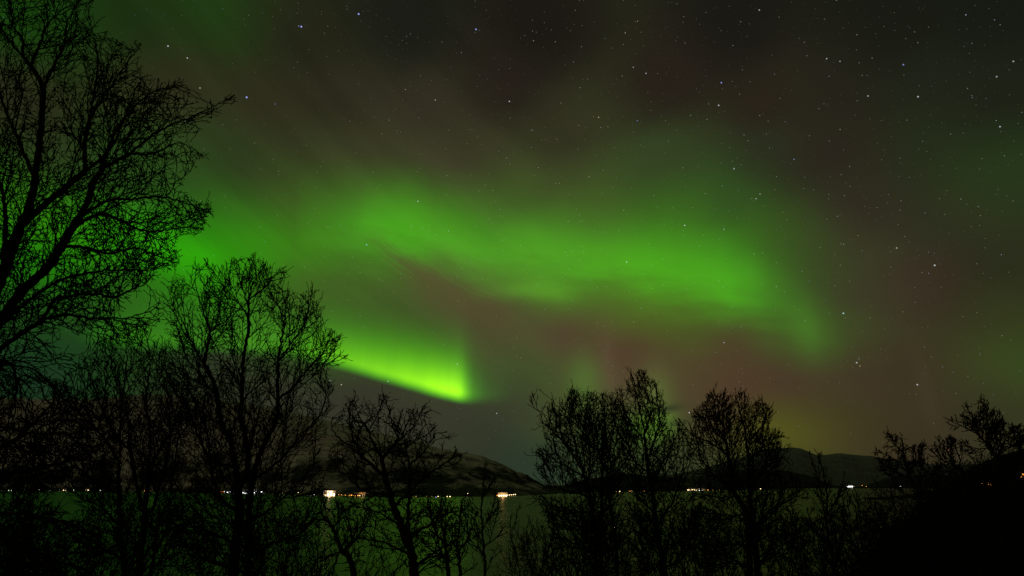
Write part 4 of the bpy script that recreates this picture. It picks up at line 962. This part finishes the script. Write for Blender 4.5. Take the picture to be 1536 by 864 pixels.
for px in [671, 675]:
    lamp(px, 745.0, 'amber' if False else 'warm', 'one of the twin reddish-white lamps right of the blue-violet lamp', 'twin lamps', 1.2)
lamp(701, 740.6, 'warm', 'lone warm lamp part way up the shore left of the bright orange cluster', None, 1.2)
h_ = house_proto(17, 9, 3.6, WALLS[0], SNOWROOF, 'hot', 4, True); h_.name = 'boathouse'
place(h_, 754, 743.6, 'glowing orange-lit boathouse at the foot of the snowy mountain', 'boathouse', None, -1.6, 1.0, 8); spill(h_, (1, .50, .16), 4500, 14)
for px, py in [(746, 743.2), (749.5, 742.3), (753, 741.4), (757, 741.6)]:
    lamp(px, py, 'orange', 'orange lamp clustered around the glowing boathouse', 'orange lamps around the boathouse', 1.2)
for px, py in [(761, 742.8), (764, 742.6), (767, 742.4), (770, 742.1), (773, 741.9)]:
    lamp(px, py, 'warm', 'warm white lamp in the sloping string right of the glowing boathouse', 'string of lamps right of the boathouse', 1.2)
for px in [925, 929.5, 945, 948, 963, 967]:
    lamp(px, 737.3 if px < 940 else 736.9, 'warm' if px in (929.5, 948) else 'orange', 'small lamp low on the shore seen through the two clumps', 'lamps seen through the clumps', 2.0)
for px, py in [(1032, 735.2), (1036, 734.6), (1040, 734.4), (1044, 734.2), (1049, 733.8), (1053, 733.6), (1056, 734.6), (1062, 735.2), (1070, 735.2), (1079, 735.8), (1084, 735.6), (1092, 735.2), (1100, 735)]:
    lamp(px, py, 'warm' if px < 1058 else 'orange', 'small lamp in the village row behind the dome-topped tree', 'village lamps behind the dome-topped tree', 2.4 if px < 1058 else 1.8)
h_ = house(1050, 736.4, 'grey', 'white-lit house standing lowest in the village row', None, 1.6)
for px, k in [(1036, 'white'), (1044, 'red'), (1055, 'ochre')]:
    house(px, 735, k, 'house with %s in the village row behind the dome-topped tree' % {'white': 'white walls', 'red': 'red walls', 'ochre': 'ochre walls'}[k], 'village houses', 1.6)
lamp(1141, 733.4, 'warm', 'lone lamp right of the dome-topped tree trunk', None, 2.4)
h_ = house_proto(26, 12, 7, WALLS[0], SNOWROOF, 'white', 4, True); h_.name = 'harbour_shed'
place(h_, 1275, 730.2, 'bright white harbour shed across the water left of the dark point', 'shed', None, -4, 1.5, 8)
for px, py in [(1270, 730), (1281, 729.5), (1294, 728.3), (1300, 729.6)]:
    lamp(px, py, 'orange' if px > 1290 else 'warm', 'tiny lamp near the bright harbour shed', 'lamps near the harbour shed', 2.2)
lamp(1351, 729.8, 'white', 'cold white lamp seen through the small round tree on the dark point', None, 2.6)

# the lit houses on the dark point
def on_spur(px, py):
    for Y in np.arange(90, 160, 0.5):
        p = at(px, py, Y)
        if float(gz(p[0], p[1])) >= p[2]: return p
    return at(px, py, 130)
for (px, py, k, lab) in [(1481, 733, 'amber', 'orange-lit house half hidden by scrub on the dark point'), (1540, 716, 'ochre2', 'house with one orange window at the right edge of the dark point')]:
    HK['ochre2'] = (6, 5, 3, WALLS[2], ROOF, 'orange', 2); HK['amber'] = (10, 7, 4.5, WALLS[1], ROOF, 'orange', 3)
    o = house_proto(*HK[k]); p = on_spur(px, py); g = float(gz(p[0], p[1])); o.location = (p[0], p[1], g); o.rotation_euler = (0, 0, -math.atan2(p[0], p[1])); o.scale = (.28,) * 3
    tag(o, lab, 'house', 'houses on the dark point')
for (px, py, lt, lab) in [(1473, 729, 'warm', 'small yellow lamp above the orange-lit house on the dark point'), (1532, 713, 'orange', 'orange lamp at the right edge above the dark point'), (1447, 744, 'warm', 'faint lamp low on the dark point left of the orange-lit house')]:
    o = copy_tree(_lp[lt]); p = on_spur(px, py + 8); g = float(gz(p[0], p[1])); o.location = (p[0], p[1], g); o.scale = (.16, .16, .22); o.rotation_euler = (0, 0, 0)
    tag(o, lab, 'street lamp', 'lamps on the dark point')
